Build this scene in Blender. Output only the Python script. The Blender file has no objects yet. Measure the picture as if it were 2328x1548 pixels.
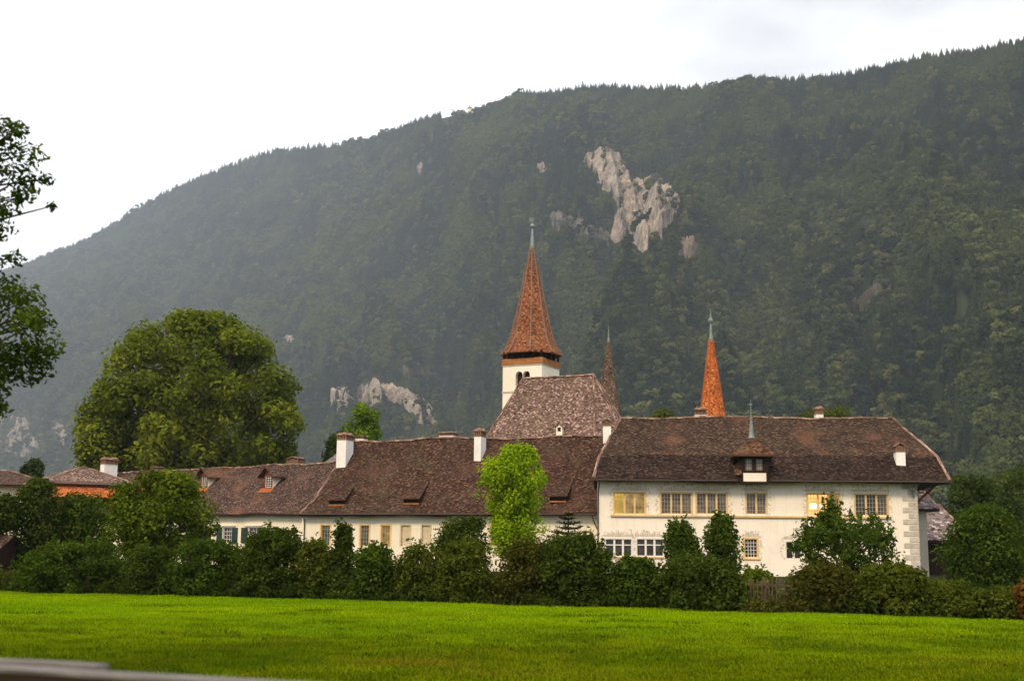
import bpy, math, random
import numpy as np
from mathutils import Vector, Matrix, noise as mnoise

sc = bpy.context.scene
COL = sc.collection
R = math.radians

# ------------------------------------------------------------------ camera
CAM_H = 1.91
F = 2800.0                      # focal length in pixels of a 2328 wide picture
HC = 1240.0                     # horizon row at the picture centre
TH = math.atan((HC - 774) / F)
RO = math.atan(0.010)
_r0 = Vector((1, 0, 0)); _u0 = Vector((0, -math.sin(TH), math.cos(TH)))
FW = Vector((0, math.cos(TH), math.sin(TH)))
RT = _r0 * math.cos(RO) + _u0 * math.sin(RO)
UP = _u0 * math.cos(RO) - _r0 * math.sin(RO)
CP = Vector((0, 0, CAM_H))
cam_data = bpy.data.cameras.new("camera")
cam_data.sensor_width = 36.0
cam_data.lens = 36.0 * F / 2328.0
cam_data.clip_start = 0.1
cam_data.clip_end = 20000
cam_data.dof.use_dof = True
cam_data.dof.focus_distance = 92.0
cam_data.dof.aperture_fstop = 2.4
cam = bpy.data.objects.new("camera", cam_data)
COL.objects.link(cam)
cam.matrix_world = Matrix(((RT.x, UP.x, -FW.x, CP.x), (RT.y, UP.y, -FW.y, CP.y), (RT.z, UP.z, -FW.z, CP.z), (0, 0, 0, 1)))
sc.camera = cam

# ------------------------------------------------------------------ light and sky
SUN_EL, SUN_AZ = R(40), R(205)            # azimuth from +Y towards +X: behind the camera, to the left
world = bpy.data.worlds.new("World"); sc.world = world
world.use_nodes = True
wt = world.node_tree; wn = wt.nodes; wl = wt.links
wn.clear()
wo = wn.new("ShaderNodeOutputWorld"); wb = wn.new("ShaderNodeBackground")
sky = wn.new("ShaderNodeTexSky"); sky.sky_type = 'NISHITA'; sky.sun_disc = False
sky.sun_elevation = SUN_EL; sky.sun_rotation = SUN_AZ
wtc = wn.new("ShaderNodeTexCoord"); wmp = wn.new("ShaderNodeMapping"); wmp.inputs["Scale"].default_value = (1, 1, 2.6)
wno = wn.new("ShaderNodeTexNoise"); wno.inputs["Scale"].default_value = 2.2; wno.inputs["Detail"].default_value = 5
wr = wn.new("ShaderNodeValToRGB")
wr.color_ramp.elements[0].position = 0.34; wr.color_ramp.elements[0].color = (5.0, 5.1, 5.35, 1)
wr.color_ramp.elements[1].position = 0.50; wr.color_ramp.elements[1].color = (9.9, 9.8, 9.75, 1)
wm = wn.new("ShaderNodeMix"); wm.data_type = 'RGBA'; wm.inputs[0].default_value = 0.93
wl.new(wtc.outputs["Generated"], wmp.inputs[0]); wl.new(wmp.outputs[0], wno.inputs[0])
# a slightly greyer bank of cloud stands high to the right of the mountain
wdt = wn.new("ShaderNodeVectorMath"); wdt.operation = 'DOT_PRODUCT'; wnm = wn.new("ShaderNodeVectorMath"); wnm.operation = 'NORMALIZE'
wl.new(wtc.outputs["Generated"], wnm.inputs[0]); wl.new(wnm.outputs[0], wdt.inputs[0])
wdt.inputs[1].default_value = (FW + RT * ((1980 - 1164) / F) + UP * ((774 + 60) / F)).normalized()
wmr = wn.new("ShaderNodeMapRange"); wmr.inputs[1].default_value = 0.955; wmr.inputs[2].default_value = 1.0; wmr.inputs[3].default_value = 0.25; wmr.inputs[4].default_value = -0.15
wad = wn.new("ShaderNodeMath"); wad.operation = 'ADD'
wl.new(wdt.outputs["Value"], wmr.inputs[0]); wl.new(wmr.outputs[0], wad.inputs[0]); wl.new(wno.outputs[0], wad.inputs[1]); wl.new(wad.outputs[0], wr.inputs[0])
wl.new(sky.outputs[0], wm.inputs[6]); wl.new(wr.outputs[0], wm.inputs[7]); wl.new(wm.outputs[2], wb.inputs[0])
wb.inputs[1].default_value = 0.1
wl.new(wb.outputs[0], wo.inputs[0])

sun_d = bpy.data.lights.new("sun", 'SUN'); sun_d.energy = 2.1; sun_d.angle = R(12); sun_d.color = (1.0, 0.77, 0.50)
sun = bpy.data.objects.new("sun", sun_d); COL.objects.link(sun)
sv = Vector((math.sin(SUN_AZ) * math.cos(SUN_EL), math.cos(SUN_AZ) * math.cos(SUN_EL), math.sin(SUN_EL)))
sun.rotation_euler = sv.to_track_quat('Z', 'Y').to_euler()
sun.location = (0, -50, 80)
sc.view_settings.view_transform = 'Standard'; sc.view_settings.look = 'None'
sc.view_settings.exposure = 0.72; sc.view_settings.gamma = 1.0
sc.render.engine = 'CYCLES'
sc.cycles.use_denoising = True
sc.cycles.max_bounces = 6; sc.cycles.diffuse_bounces = 3; sc.cycles.volume_bounces = 0; sc.cycles.transmission_bounces = 4

# ------------------------------------------------------------------ helpers
def ray(px, py):
    return FW + RT * ((px - 1164) / F) + UP * ((774 - py) / F)
def at(px, py, D):
    d = ray(px, py)
    return CP + d * (D / d.y)
def proj(P):
    """world points (n,3) -> picture pixels"""
    Q = np.asarray(P) - np.array(CP)
    f = Q @ np.array(FW)
    return 1164 + F * (Q @ np.array(RT)) / f, 774 - F * (Q @ np.array(UP)) / f
def gx(px, D):
    """x on the ground below picture column px, at distance D"""
    return at(px, HC, D).x
def gz(px, py, D):
    return at(px, py, D).z

def tag(o, label=None, cat=None, group=None, kind=None):
    if label: o["label"] = label
    if cat: o["category"] = cat
    if group: o["group"] = group
    if kind: o["kind"] = kind
    return o
def thing(name, label, cat, loc, rz=0, group=None):
    o = bpy.data.objects.new(name, None); COL.objects.link(o)
    o.empty_display_size = 0.3
    o.location = loc; o.rotation_euler = (0, 0, rz)
    return tag(o, label, cat, group)

class MB:
    def __init__(s): s.v = []; s.f = []; s.uv = []
    def face(s, pts, uvs=None):
        b = len(s.v); s.v.extend([tuple(p) for p in pts]); s.f.append(tuple(range(b, b + len(pts))))
        s.uv.extend(uvs if uvs else [(0, 0)] * len(pts))
    def box(s, x0, x1, y0, y1, z0, z1):
        a = [(x0, y0, z0), (x1, y0, z0), (x1, y1, z0), (x0, y1, z0), (x0, y0, z1), (x1, y0, z1), (x1, y1, z1), (x0, y1, z1)]
        for q in ((0, 3, 2, 1), (4, 5, 6, 7), (0, 1, 5, 4), (1, 2, 6, 5), (2, 3, 7, 6), (3, 0, 4, 7)):
            s.face([a[i] for i in q])
    def tube(s, pts, rad, seg=6, cap=True):
        pts = [Vector(p) for p in pts]; rings = []
        for i, p in enumerate(pts):
            d = (pts[min(i + 1, len(pts) - 1)] - pts[max(i - 1, 0)]).normalized()
            a = d.cross(Vector((0, 0, 1)))
            if a.length < 1e-3: a = Vector((1, 0, 0))
            a.normalize(); b = d.cross(a)
            rings.append([p + (a * math.cos(2 * math.pi * k / seg) + b * math.sin(2 * math.pi * k / seg)) * rad[i] for k in range(seg)])
        for i in range(len(pts) - 1):
            for k in range(seg):
                s.face([rings[i][k], rings[i][(k + 1) % seg], rings[i + 1][(k + 1) % seg], rings[i + 1][k]])
        if cap:
            s.face(rings[0][::-1]); s.face(rings[-1])
    def ring_solid(s, cx, cy, prof, seg=8, rot=0.0, su=1.0):
        """lathe with flat sides: prof = [(z, r)], UV in metres"""
        vv = 0
        for (z0, r0), (z1, r1) in zip(prof[:-1], prof[1:]):
            L = math.hypot(z1 - z0, r1 - r0)
            for k in range(seg):
                a0 = rot + 2 * math.pi * k / seg; a1 = rot + 2 * math.pi * (k + 1) / seg
                w0 = r0 * math.sin(math.pi / seg); w1 = r1 * math.sin(math.pi / seg); off = k * 7.3
                s.face([(cx + r0 * math.cos(a0), cy + r0 * math.sin(a0), z0), (cx + r0 * math.cos(a1), cy + r0 * math.sin(a1), z0),
                        (cx + r1 * math.cos(a1), cy + r1 * math.sin(a1), z1), (cx + r1 * math.cos(a0), cy + r1 * math.sin(a0), z1)],
                       [(off - w0, vv), (off + w0, vv), (off + w1, vv + L), (off - w1, vv + L)])
            vv += L
    def build(s, name, mat, parent=None, smooth=False):
        me = bpy.data.meshes.new(name); me.from_pydata(s.v, [], s.f)
        ul = me.uv_layers.new(name="UVMap")
        ul.data.foreach_set("uv", np.array(s.uv, dtype=np.float32).ravel())
        me.materials.append(mat)
        if smooth: me.polygons.foreach_set("use_smooth", [True] * len(me.polygons))
        o = bpy.data.objects.new(name, me); COL.objects.link(o)
        if parent: o.parent = parent
        return o

def np_mesh(name, V, Q, mat, parent=None, attr=None, smooth=False, link=True):
    """mesh out of numpy arrays; attr is one float per face"""
    me = bpy.data.meshes.new(name)
    V = np.asarray(V, np.float32); Q = np.asarray(Q, np.int32)
    n, k = Q.shape
    me.vertices.add(len(V)); me.vertices.foreach_set("co", V.ravel())
    me.loops.add(n * k); me.loops.foreach_set("vertex_index", Q.ravel())
    me.polygons.add(n); me.polygons.foreach_set("loop_start", np.arange(0, n * k, k, dtype=np.int32))
    me.update(calc_edges=True)
    if attr is not None:
        a = me.attributes.new("rnd", 'FLOAT', 'FACE'); a.data.foreach_set("value", np.asarray(attr, np.float32))
    if smooth: me.polygons.foreach_set("use_smooth", [True] * n)
    me.materials.append(mat)
    o = bpy.data.objects.new(name, me)
    if link: COL.objects.link(o)
    if parent: o.parent = parent
    return o

def _hash(ix, iy, s):
    h = (ix.astype(np.int64) * 374761393 + iy.astype(np.int64) * 668265263 + s * 974634777) & 0xFFFFFFFF
    h = ((h ^ (h >> 13)) * 1274126177) & 0xFFFFFFFF
    return ((h ^ (h >> 16)) & 0xFFFFFF) / float(0xFFFFFF)
def vn(x, y, s=0):
    x = np.asarray(x, float); y = np.asarray(y, float)
    ix = np.floor(x); iy = np.floor(y); fx = x - ix; fy = y - iy
    fx = fx * fx * (3 - 2 * fx); fy = fy * fy * (3 - 2 * fy)
    ix = ix.astype(np.int64); iy = iy.astype(np.int64)
    a = _hash(ix, iy, s); b = _hash(ix + 1, iy, s); c = _hash(ix, iy + 1, s); d = _hash(ix + 1, iy + 1, s)
    return (a * (1 - fx) + b * fx) * (1 - fy) + (c * (1 - fx) + d * fx) * fy
def fbm(x, y, s=0, o=4):
    r = 0; a = 0.5; t = 0
    for i in range(o):
        r = r + a * vn(x * 2 ** i, y * 2 ** i, s + i * 17); t += a; a *= 0.5
    return r / t

# ------------------------------------------------------------------ materials
class NT:
    def __init__(s, name):
        s.m = bpy.data.materials.new(name); s.m.use_nodes = True
        s.t = s.m.node_tree; s.t.nodes.clear(); s.out = s.t.nodes.new("ShaderNodeOutputMaterial")
    def n(s, typ, **kw):
        nd = s.t.nodes.new(typ)
        for k, v in kw.items():
            if k.startswith("i_"):
                nd.inputs[k[2:].replace("_", " ")].default_value = v
            else: setattr(nd, k, v)
        return nd
    def l(s, a, b): s.t.links.new(a, b)
    def math(s, op, a, b=None, c=None):
        nd = s.n("ShaderNodeMath", operation=op)
        for i, x in enumerate((a, b, c)):
            if x is None: continue
            if isinstance(x, (int, float)): nd.inputs[i].default_value = x
            else: s.l(x, nd.inputs[i])
        return nd.outputs[0]
    def ramp(s, fac, stops, interp='LINEAR'):
        nd = s.n("ShaderNodeValToRGB"); cr = nd.color_ramp; cr.interpolation = interp
        while len(cr.elements) < len(stops): cr.elements.new(0.5)
        for e, (p, c) in zip(cr.elements, stops):
            e.position = p; e.color = (c, c, c, 1) if isinstance(c, (int, float)) else (*c, 1)
        s.l(fac, nd.inputs[0]); return nd.outputs[0]
    def noise(s, vec, scale, detail=4, rough=0.55, dim='3D'):
        nd = s.n("ShaderNodeTexNoise", noise_dimensions=dim)
        nd.inputs["Scale"].default_value = scale; nd.inputs["Detail"].default_value = detail; nd.inputs["Roughness"].default_value = rough
        if vec is not None: s.l(vec, nd.inputs["Vector"])
        return nd.outputs[0]
    def mix(s, fac, a, b, blend='MIX'):
        nd = s.n("ShaderNodeMix", data_type='RGBA', blend_type=blend)
        for i, x in ((0, fac), (6, a), (7, b)):
            if isinstance(x, (int, float)): nd.inputs[i].default_value = x
            elif isinstance(x, tuple): nd.inputs[i].default_value = (*x, 1)
            else: s.l(x, nd.inputs[i])
        return nd.outputs[2]
    def principled(s, col, rough=0.9, spec=0.2, bump=None, bstr=0.5, bdist=0.02, metallic=0.0):
        p = s.n("ShaderNodeBsdfPrincipled")
        if isinstance(col, tuple): p.inputs["Base Color"].default_value = (*col, 1)
        else: s.l(col, p.inputs["Base Color"])
        p.inputs["Roughness"].default_value = rough; p.inputs["Specular IOR Level"].default_value = spec; p.inputs["Metallic"].default_value = metallic
        if bump is not None:
            b = s.n("ShaderNodeBump"); b.inputs["Strength"].default_value = bstr; b.inputs["Distance"].default_value = bdist
            s.l(bump, b.inputs["Height"]); s.l(b.outputs[0], p.inputs["Normal"])
        s.l(p.outputs[0], s.out.inputs[0]); return p
    def obj(s): return s.n("ShaderNodeTexCoord").outputs["Object"]

def m_plain(name, col, rough=0.8, spec=0.2, var=0.25, scale=4.0, metallic=0.0):
    t = NT(name); o = t.obj(); nz = t.noise(o, scale, 5, 0.6)
    f = t.ramp(nz, [(0.3, 1 - var), (0.7, 1 + var * 0.4)])
    t.principled(t.mix(1.0, col, f, 'MULTIPLY'), rough, spec, nz, 0.3, 0.01, metallic); return t.m

def m_plaster(name, col, stain=(0.55, 0.47, 0.36)):
    t = NT(name); o = t.obj()
    big = t.noise(o, 0.5, 5, 0.6); fine = t.noise(o, 9, 6, 0.7)
    mp = t.n("ShaderNodeMapping"); mp.inputs["Scale"].default_value = (2.2, 2.2, 0.25); t.l(o, mp.inputs[0])
    streak = t.noise(mp.outputs[0], 1.5, 5, 0.6)
    c = t.mix(t.ramp(big, [(0.45, 0), (0.75, 0.35)]), col, stain)
    c = t.mix(t.ramp(streak, [(0.50, 0), (0.8, 0.38)]), c, stain)
    c = t.mix(1.0, c, t.ramp(fine, [(0.3, 0.92), (0.7, 1.03)]), 'MULTIPLY')
    t.principled(c, 0.95, 0.1, fine, 0.35, 0.02); return t.m

def m_tile(name, cols, course=0.125, wide=0.17, lichen=(0.22, 0.165, 0.105), lich=0.5, orange=None, moss=None):
    """rows of clay tiles laid in courses, UV in metres"""
    t = NT(name)
    uv = t.n("ShaderNodeUVMap"); sp = t.n("ShaderNodeSeparateXYZ"); t.l(uv.outputs[0], sp.inputs[0])
    ob = t.obj()
    wob = t.noise(uv.outputs[0], 0.9, 3)
    v = t.math('DIVIDE', t.math('ADD', sp.outputs[1], t.math('MULTIPLY', wob, 0.12)), course)
    row = t.math('FLOOR', v)
    sh = t.math('MULTIPLY', t.math('MODULO', row, 2.0), 0.5)
    u = t.math('ADD', t.math('DIVIDE', sp.outputs[0], wide), sh)
    colm = t.math('FLOOR', u)
    cv = t.n("ShaderNodeCombineXYZ"); t.l(colm, cv.inputs[0]); t.l(row, cv.inputs[1])
    wn_ = t.n("ShaderNodeTexWhiteNoise", noise_dimensions='2D'); t.l(cv.outputs[0], wn_.inputs["Vector"])
    rnd = wn_.outputs["Value"]
    k0 = tuple(x * .55 for x in cols[0]); k2 = tuple(min(.7, x * 1.45) for x in cols[2])
    c = t.ramp(rnd, [(0.0, k0), (0.4, cols[1]), (0.75, cols[1]), (1.0, k2)])
    big = t.noise(ob, 0.35, 6, 0.65)
    c = t.mix(1.0, c, t.ramp(big, [(0.3, 0.8), (0.7, 1.18)]), 'MULTIPLY')
    if moss:
        c = t.mix(t.ramp(t.noise(ob, 0.55, 7, 0.7), [(0.5, 0), (0.7, 0.55)]), c, moss)
    if orange:
        mo = t.n("ShaderNodeMapping"); mo.inputs["Location"].default_value = (13, 5, 3); t.l(ob, mo.inputs[0])
        c = t.mix(t.ramp(t.noise(mo.outputs[0], 0.3, 4, 0.5), [(0.56, 0), (0.72, 0.6)]), c, orange)
    sp2 = t.noise(uv.outputs[0], 7.0, 4, 0.75)
    l1 = t.ramp(sp2, [(0.53, 0), (0.66, lich)])
    l2 = t.ramp(rnd, [(0.35, 0.15), (0.9, 1.0)])
    c = t.mix(t.math('MULTIPLY', l1, l2), c, lichen)
    fv = t.math('FRACT', v); fu = t.math('FRACT', u)
    gap = t.math('MULTIPLY', t.ramp(fv, [(0.0, 0.3), (0.3, 1.0)]), t.ramp(fu, [(0.0, 0.6), (0.1, 1.0)]))
    c = t.mix(1.0, c, gap, 'MULTIPLY')
    hgt = t.math('ADD', t.math('SUBTRACT', 1.0, fv), t.math('MULTIPLY', rnd, 0.5))
    t.principled(c, 0.95, 0.08, hgt, 0.8, 0.05); return t.m

def m_leaf(name, c1, c2, c3, trans=0.3):
    t = NT(name)
    a = t.n("ShaderNodeAttribute", attribute_name="rnd")
    c = t.ramp(a.outputs["Fac"], [(0.0, c1), (0.5, c2), (1.0, c3)])
    d = t.n("ShaderNodeBsdfDiffuse"); tr = t.n("ShaderNodeBsdfTranslucent"); mx = t.n("ShaderNodeMixShader"); mx.inputs[0].default_value = trans
    t.l(c, d.inputs[0]); t.l(t.mix(1.0, c, (1.5, 1.6, 0.6), 'MULTIPLY'), tr.inputs[0])
    t.l(d.outputs[0], mx.inputs[1]); t.l(tr.outputs[0], mx.inputs[2]); t.l(mx.outputs[0], t.out.inputs[0]); return t.m

def m_emit(name, col, strength, var=0.3, scale=3.0):
    t = NT(name); nz = t.noise(t.obj(), scale, 3)
    e = t.n("ShaderNodeEmission"); t.l(t.mix(1.0, col, t.ramp(nz, [(0.3, 1 - var), (0.7, 1 + var)]), 'MULTIPLY'), e.inputs[0])
    e.inputs[1].default_value = strength; t.l(e.outputs[0], t.out.inputs[0]); return t.m

M = {}
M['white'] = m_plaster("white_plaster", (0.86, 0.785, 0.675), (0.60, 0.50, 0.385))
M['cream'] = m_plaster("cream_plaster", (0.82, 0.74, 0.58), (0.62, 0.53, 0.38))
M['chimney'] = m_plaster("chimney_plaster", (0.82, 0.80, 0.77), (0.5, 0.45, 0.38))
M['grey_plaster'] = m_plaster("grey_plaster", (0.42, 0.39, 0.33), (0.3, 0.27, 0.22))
M['sandstone'] = m_plain("yellow_sandstone", (0.72, 0.50, 0.24), 0.9, 0.1, 0.25, 2.0)
M['quoin'] = m_plain("quoin_stone", (0.52, 0.475, 0.41), 0.9, 0.1, 0.3, 2.5)
M['paint'] = m_plain("faded_wall_paint", (0.60, 0.53, 0.43), 0.95, 0.05, 0.35, 3.0)
M['dark_wood'] = m_plain("dark_timber", (0.028, 0.015, 0.010), 0.85, 0.15, 0.5, 4.0)
M['red_wood'] = m_plain("red_timber", (0.22, 0.05, 0.022), 0.8, 0.15, 0.4, 4.0)
M['orange_band_lit_sill'] = m_plain("orange_shingle_and_lit_sill", (0.36, 0.145, 0.05), 0.9, 0.1, 0.45, 2.0)
M['ochre'] = m_plain("ochre_boards", (0.32, 0.16, 0.05), 0.9, 0.1, 0.4, 1.5)
M['frame_white'] = m_plain("white_window_paint", (0.74, 0.71, 0.66), 0.6, 0.3, 0.1)
M['bars'] = m_plain("lead_glazing_bars", (0.30, 0.28, 0.24), 0.7, 0.3, 0.2)
M['lead'] = m_plain("grey_lead", (0.20, 0.24, 0.235), 0.5, 0.4, 0.3, 3.0, 0.3)
M['pipe'] = m_plain("dark_pipe", (0.05, 0.035, 0.03), 0.6, 0.3, 0.3)
M['shutter'] = m_plain("dark_green_shutter", (0.018, 0.045, 0.04), 0.6, 0.3, 0.3)
M['closed'] = m_plain("pale_closed_shutter", (0.60, 0.50, 0.34), 0.8, 0.15, 0.2, 3.0)
M['cap'] = m_tile("ridge_clay", [(0.17, 0.085, 0.06), (0.30, 0.18, 0.135), (0.44, 0.32, 0.25)], 0.3, 0.4, (0.35, 0.3, 0.25))
M['capbrick'] = m_tile("chimney_brick", [(0.10, 0.05, 0.035), (0.21, 0.11, 0.07), (0.34, 0.22, 0.16)], 0.12, 0.22)
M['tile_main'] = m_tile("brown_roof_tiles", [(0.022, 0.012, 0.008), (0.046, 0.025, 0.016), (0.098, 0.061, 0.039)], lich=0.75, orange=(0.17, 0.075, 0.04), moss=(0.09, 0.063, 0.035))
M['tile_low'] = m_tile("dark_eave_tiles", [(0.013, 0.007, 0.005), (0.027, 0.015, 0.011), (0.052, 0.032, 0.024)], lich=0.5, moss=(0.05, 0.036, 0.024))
M['tile_mid'] = m_tile("reddish_roof_tiles", [(0.026, 0.012, 0.008), (0.054, 0.025, 0.016), (0.108, 0.060, 0.039)], lich=0.75, orange=(0.095, 0.048, 0.030), moss=(0.085, 0.068, 0.035))
M['tile_left'] = m_tile("mauve_roof_tiles", [(0.037, 0.019, 0.014), (0.073, 0.040, 0.030), (0.13, 0.083, 0.062)], lich=0.75, orange=(0.2, 0.09, 0.045), lichen=(0.32, 0.26, 0.22))
M['tile_church'] = m_tile("pale_mottled_tiles", [(0.085, 0.045, 0.036), (0.17, 0.105, 0.085), (0.32, 0.235, 0.195)], lich=0.6, lichen=(0.36, 0.29, 0.24), moss=(0.17, 0.125, 0.075))
M['tile_spire'] = m_tile("rust_spire_shingles", [(0.125, 0.042, 0.020), (0.215, 0.078, 0.036), (0.28, 0.12, 0.065)], 0.13, 0.17, lich=0.2, moss=(0.20, 0.11, 0.06))
M['tile_orange'] = m_tile("orange_spire_tiles", [(0.27, 0.065, 0.017), (0.42, 0.115, 0.032), (0.48, 0.16, 0.055)], 0.14, 0.17, lich=0.2, lichen=(0.5, 0.26, 0.13))
M['tile_turret'] = m_tile("dull_turret_shingles", [(0.07, 0.045, 0.033), (0.12, 0.078, 0.056), (0.2, 0.14, 0.105)], 0.13, 0.17, lich=0.5)
M['tile_striped'] = m_tile("grey_weathered_tiles", [(0.07, 0.048, 0.045), (0.18, 0.14, 0.13), (0.40, 0.34, 0.33)], 0.26, 0.3, lich=0.8, lichen=(0.48, 0.43, 0.42))
M['tile_dormer'] = m_tile('dormer_tiles', [(0.05, 0.022, 0.013), (0.10, 0.046, 0.025), (0.17, 0.09, 0.05)], lich=0.4, moss=(0.12, 0.085, 0.04))
M['slate'] = m_tile("slate_tiles", [(0.12, 0.11, 0.12), (0.17, 0.16, 0.165), (0.22, 0.2, 0.2)], 0.2, 0.25)
M['bark'] = m_plain("bark", (0.06, 0.045, 0.03), 0.95, 0.05, 0.5, 6.0)
def m_grain(name):
    t = NT(name); o = t.obj(); mp = t.n("ShaderNodeMapping"); mp.inputs["Scale"].default_value = (.5, 14, 14); t.l(o, mp.inputs[0]); nz = t.noise(mp.outputs[0], 3.0, 6, .7)
    t.principled(t.ramp(nz, [(.38, (.05, .043, .04)), (.5, (.15, .132, .125)), (.64, (.33, .30, .285))]), .75, .3, nz, .4, .01); return t.m
M['old_wood'] = m_grain("weathered_grey_wood")
M['picket'] = m_plain("weathered_pickets", (0.11, 0.08, 0.055), 0.9, 0.1, 0.4, 3.0)
def m_glass(name, col):
    t = NT(name); nz = t.noise(t.obj(), 1.6, 3)
    t.principled(t.mix(1.0, col, t.ramp(nz, [(0.35, 0.5), (0.65, 1.6)]), 'MULTIPLY'), 0.18, 0.5, nz, 0.1, 0.02); return t.m
M['glass'] = m_glass("dark_window_glass", (0.035, 0.032, 0.030))
M['glass_curtain'] = m_glass("curtained_glass", (0.105, 0.085, 0.065))
M['glass_green'] = m_glass("green_grey_glass", (0.07, 0.075, 0.05))
M['lit_dim'] = m_emit("dim_yellow_lit_glass", (1.0, 0.62, 0.18), 0.24, 0.6, 1.4)
M['lit_warm'] = m_emit("warm_lit_glass", (1.0, 0.50, 0.15), 0.85, 0.35, 1.2)
M['lit_open'] = m_emit("bright_yellow_room", (1.0, 0.60, 0.07), 0.38, 0.3, 1.0)
M['lamp'] = m_emit("lamp_glow", (1.0, 0.80, 0.42), 3.0, 0.1)

M['leaf_dark'] = m_leaf("dark_leaves", (0.014, 0.025, 0.003), (0.037, 0.058, 0.008), (0.092, 0.122, 0.017))
M['leaf_mid'] = m_leaf("mid_green_leaves", (0.016, 0.03, 0.004), (0.042, 0.07, 0.008), (0.1, 0.145, 0.018))
M['leaf_olive'] = m_leaf("olive_leaves", (0.024, 0.034, 0.004), (0.06, 0.078, 0.008), (0.135, 0.155, 0.018))
M['leaf_lime'] = m_leaf("lime_tree_leaves", (0.038, 0.055, 0.004), (0.11, 0.138, 0.01), (0.25, 0.27, 0.03))
M['leaf_bright'] = m_leaf("bright_green_leaves", (0.085, 0.15, 0.003), (0.2, 0.3, 0.006), (0.38, 0.48, 0.025), 0.35)
M['leaf_brown'] = m_leaf("brownish_leaves", (0.024, 0.026, 0.004), (0.054, 0.057, 0.009), (0.11, 0.108, 0.018))
M['leaf_yellow'] = m_leaf("yellow_green_leaves", (0.022, 0.038, 0.003), (0.070, 0.105, 0.006), (0.2, 0.24, 0.018))
M['leaf_orange'] = m_leaf("orange_leaves", (0.05, 0.024, 0.006), (0.12, 0.055, 0.01), (0.2, 0.1, 0.02))
M['leaf_weed'] = m_leaf("coarse_grass", (0.045, 0.085, 0.002), (0.085, 0.135, 0.003), (0.13, 0.175, 0.004))
M['leaf_fresh'] = m_leaf("fresh_green_leaves", (0.045, 0.085, 0.004), (0.11, 0.18, 0.008), (0.22, 0.30, 0.022))
M['needle'] = m_leaf("fir_needles", (0.014, 0.026, 0.010), (0.028, 0.046, 0.014), (0.05, 0.07, 0.02), 0.1)

# ------------------------------------------------------------------ ground
def ground():
    t = NT("meadow_grass"); o = t.obj()
    mp = t.n("ShaderNodeMapping"); mp.inputs["Scale"].default_value = (0.55, 1.0, 1); t.l(o, mp.inputs[0])
    n1 = t.noise(mp.outputs[0], 0.22, 5, 0.6); n2 = t.noise(mp.outputs[0], 1.3, 5, 0.65); n3 = t.noise(o, 14, 4, 0.7)
    c = t.mix(t.ramp(n1, [(0.40, 0), (0.62, 1)]), (0.105, 0.165, 0.002), (0.13, 0.18, 0.003))
    c = t.mix(t.ramp(n2, [(0.55, 0), (0.72, 0.8)]), c, (0.035, 0.075, 0.004))
    c = t.mix(1.0, c, t.ramp(n3, [(0.25, 0.75), (0.75, 1.15)]), 'MULTIPLY')
    t.principled(c, 1.0, 0.0, n3, 0.6, 0.05)
    mb = MB(); S = 9000
    xs = [-S, -60, 60, S]; ys = [-S, -20, 70, S]
    for i in range(3):
        for j in range(3):
            mb.face([(xs[i], ys[j], 0), (xs[i + 1], ys[j], 0), (xs[i + 1], ys[j + 1], 0), (xs[i], ys[j + 1], 0)])
    tag(mb.build("meadow", t.m), "bright green mown meadow in front of the shrubs", "meadow", kind="structure")
ground()

# ------------------------------------------------------------------ scatter (forest and grass only)
def scatter(name, P, kind, scale, rotz, protos, label, cat):
    me = bpy.data.meshes.new(name)
    me.vertices.add(len(P)); me.vertices.foreach_set("co", np.asarray(P, np.float32).ravel())
    for nm, a, ty in (("kd", kind, 'INT'), ("sc", scale, 'FLOAT'), ("rz", rotz, 'FLOAT')):
        at_ = me.attributes.new(nm, ty, 'POINT'); at_.data.foreach_set("value", np.asarray(a, np.int32 if ty == 'INT' else np.float32))
    o = bpy.data.objects.new(name, me); COL.objects.link(o)
    tag(o, label, cat, kind="stuff")
    ng = bpy.data.node_groups.new(name + "_scatter", 'GeometryNodeTree')
    ng.interface.new_socket(name="Geometry", in_out='INPUT', socket_type='NodeSocketGeometry')
    ng.interface.new_socket(name="Geometry", in_out='OUTPUT', socket_type='NodeSocketGeometry')
    N = ng.nodes; L = ng.links
    gi = N.new("NodeGroupInput"); go = N.new("NodeGroupOutput"); mp = N.new("GeometryNodeMeshToPoints"); jn = N.new("GeometryNodeJoinGeometry")
    L.new(gi.outputs[0], mp.inputs[0])
    def attr(nm, ty):
        a = N.new("GeometryNodeInputNamedAttribute"); a.data_type = ty; a.inputs[0].default_value = nm; return a.outputs[0]
    cx = N.new("ShaderNodeCombineXYZ"); L.new(attr("rz", 'FLOAT'), cx.inputs[2])
    scs = attr("sc", 'FLOAT'); kds = attr("kd", 'INT')
    for k, pr in enumerate(protos):
        oi = N.new("GeometryNodeObjectInfo"); oi.inputs[0].default_value = pr; oi.inputs[1].default_value = True
        cmp_ = N.new("FunctionNodeCompare"); cmp_.data_type = 'INT'; cmp_.operation = 'EQUAL'
        L.new(kds, cmp_.inputs[2]); cmp_.inputs[3].default_value = k
        ip = N.new("GeometryNodeInstanceOnPoints")
        L.new(mp.outputs[0], ip.inputs["Points"]); L.new(cmp_.outputs[0], ip.inputs["Selection"]); L.new(oi.outputs["Geometry"], ip.inputs["Instance"])
        L.new(cx.outputs[0], ip.inputs["Rotation"]); L.new(scs, ip.inputs["Scale"])
        L.new(ip.outputs[0], jn.inputs[0])
    L.new(jn.outputs[0], go.inputs[0])
    md = o.modifiers.new("scatter", 'NODES'); md.node_group = ng
    return o

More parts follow.
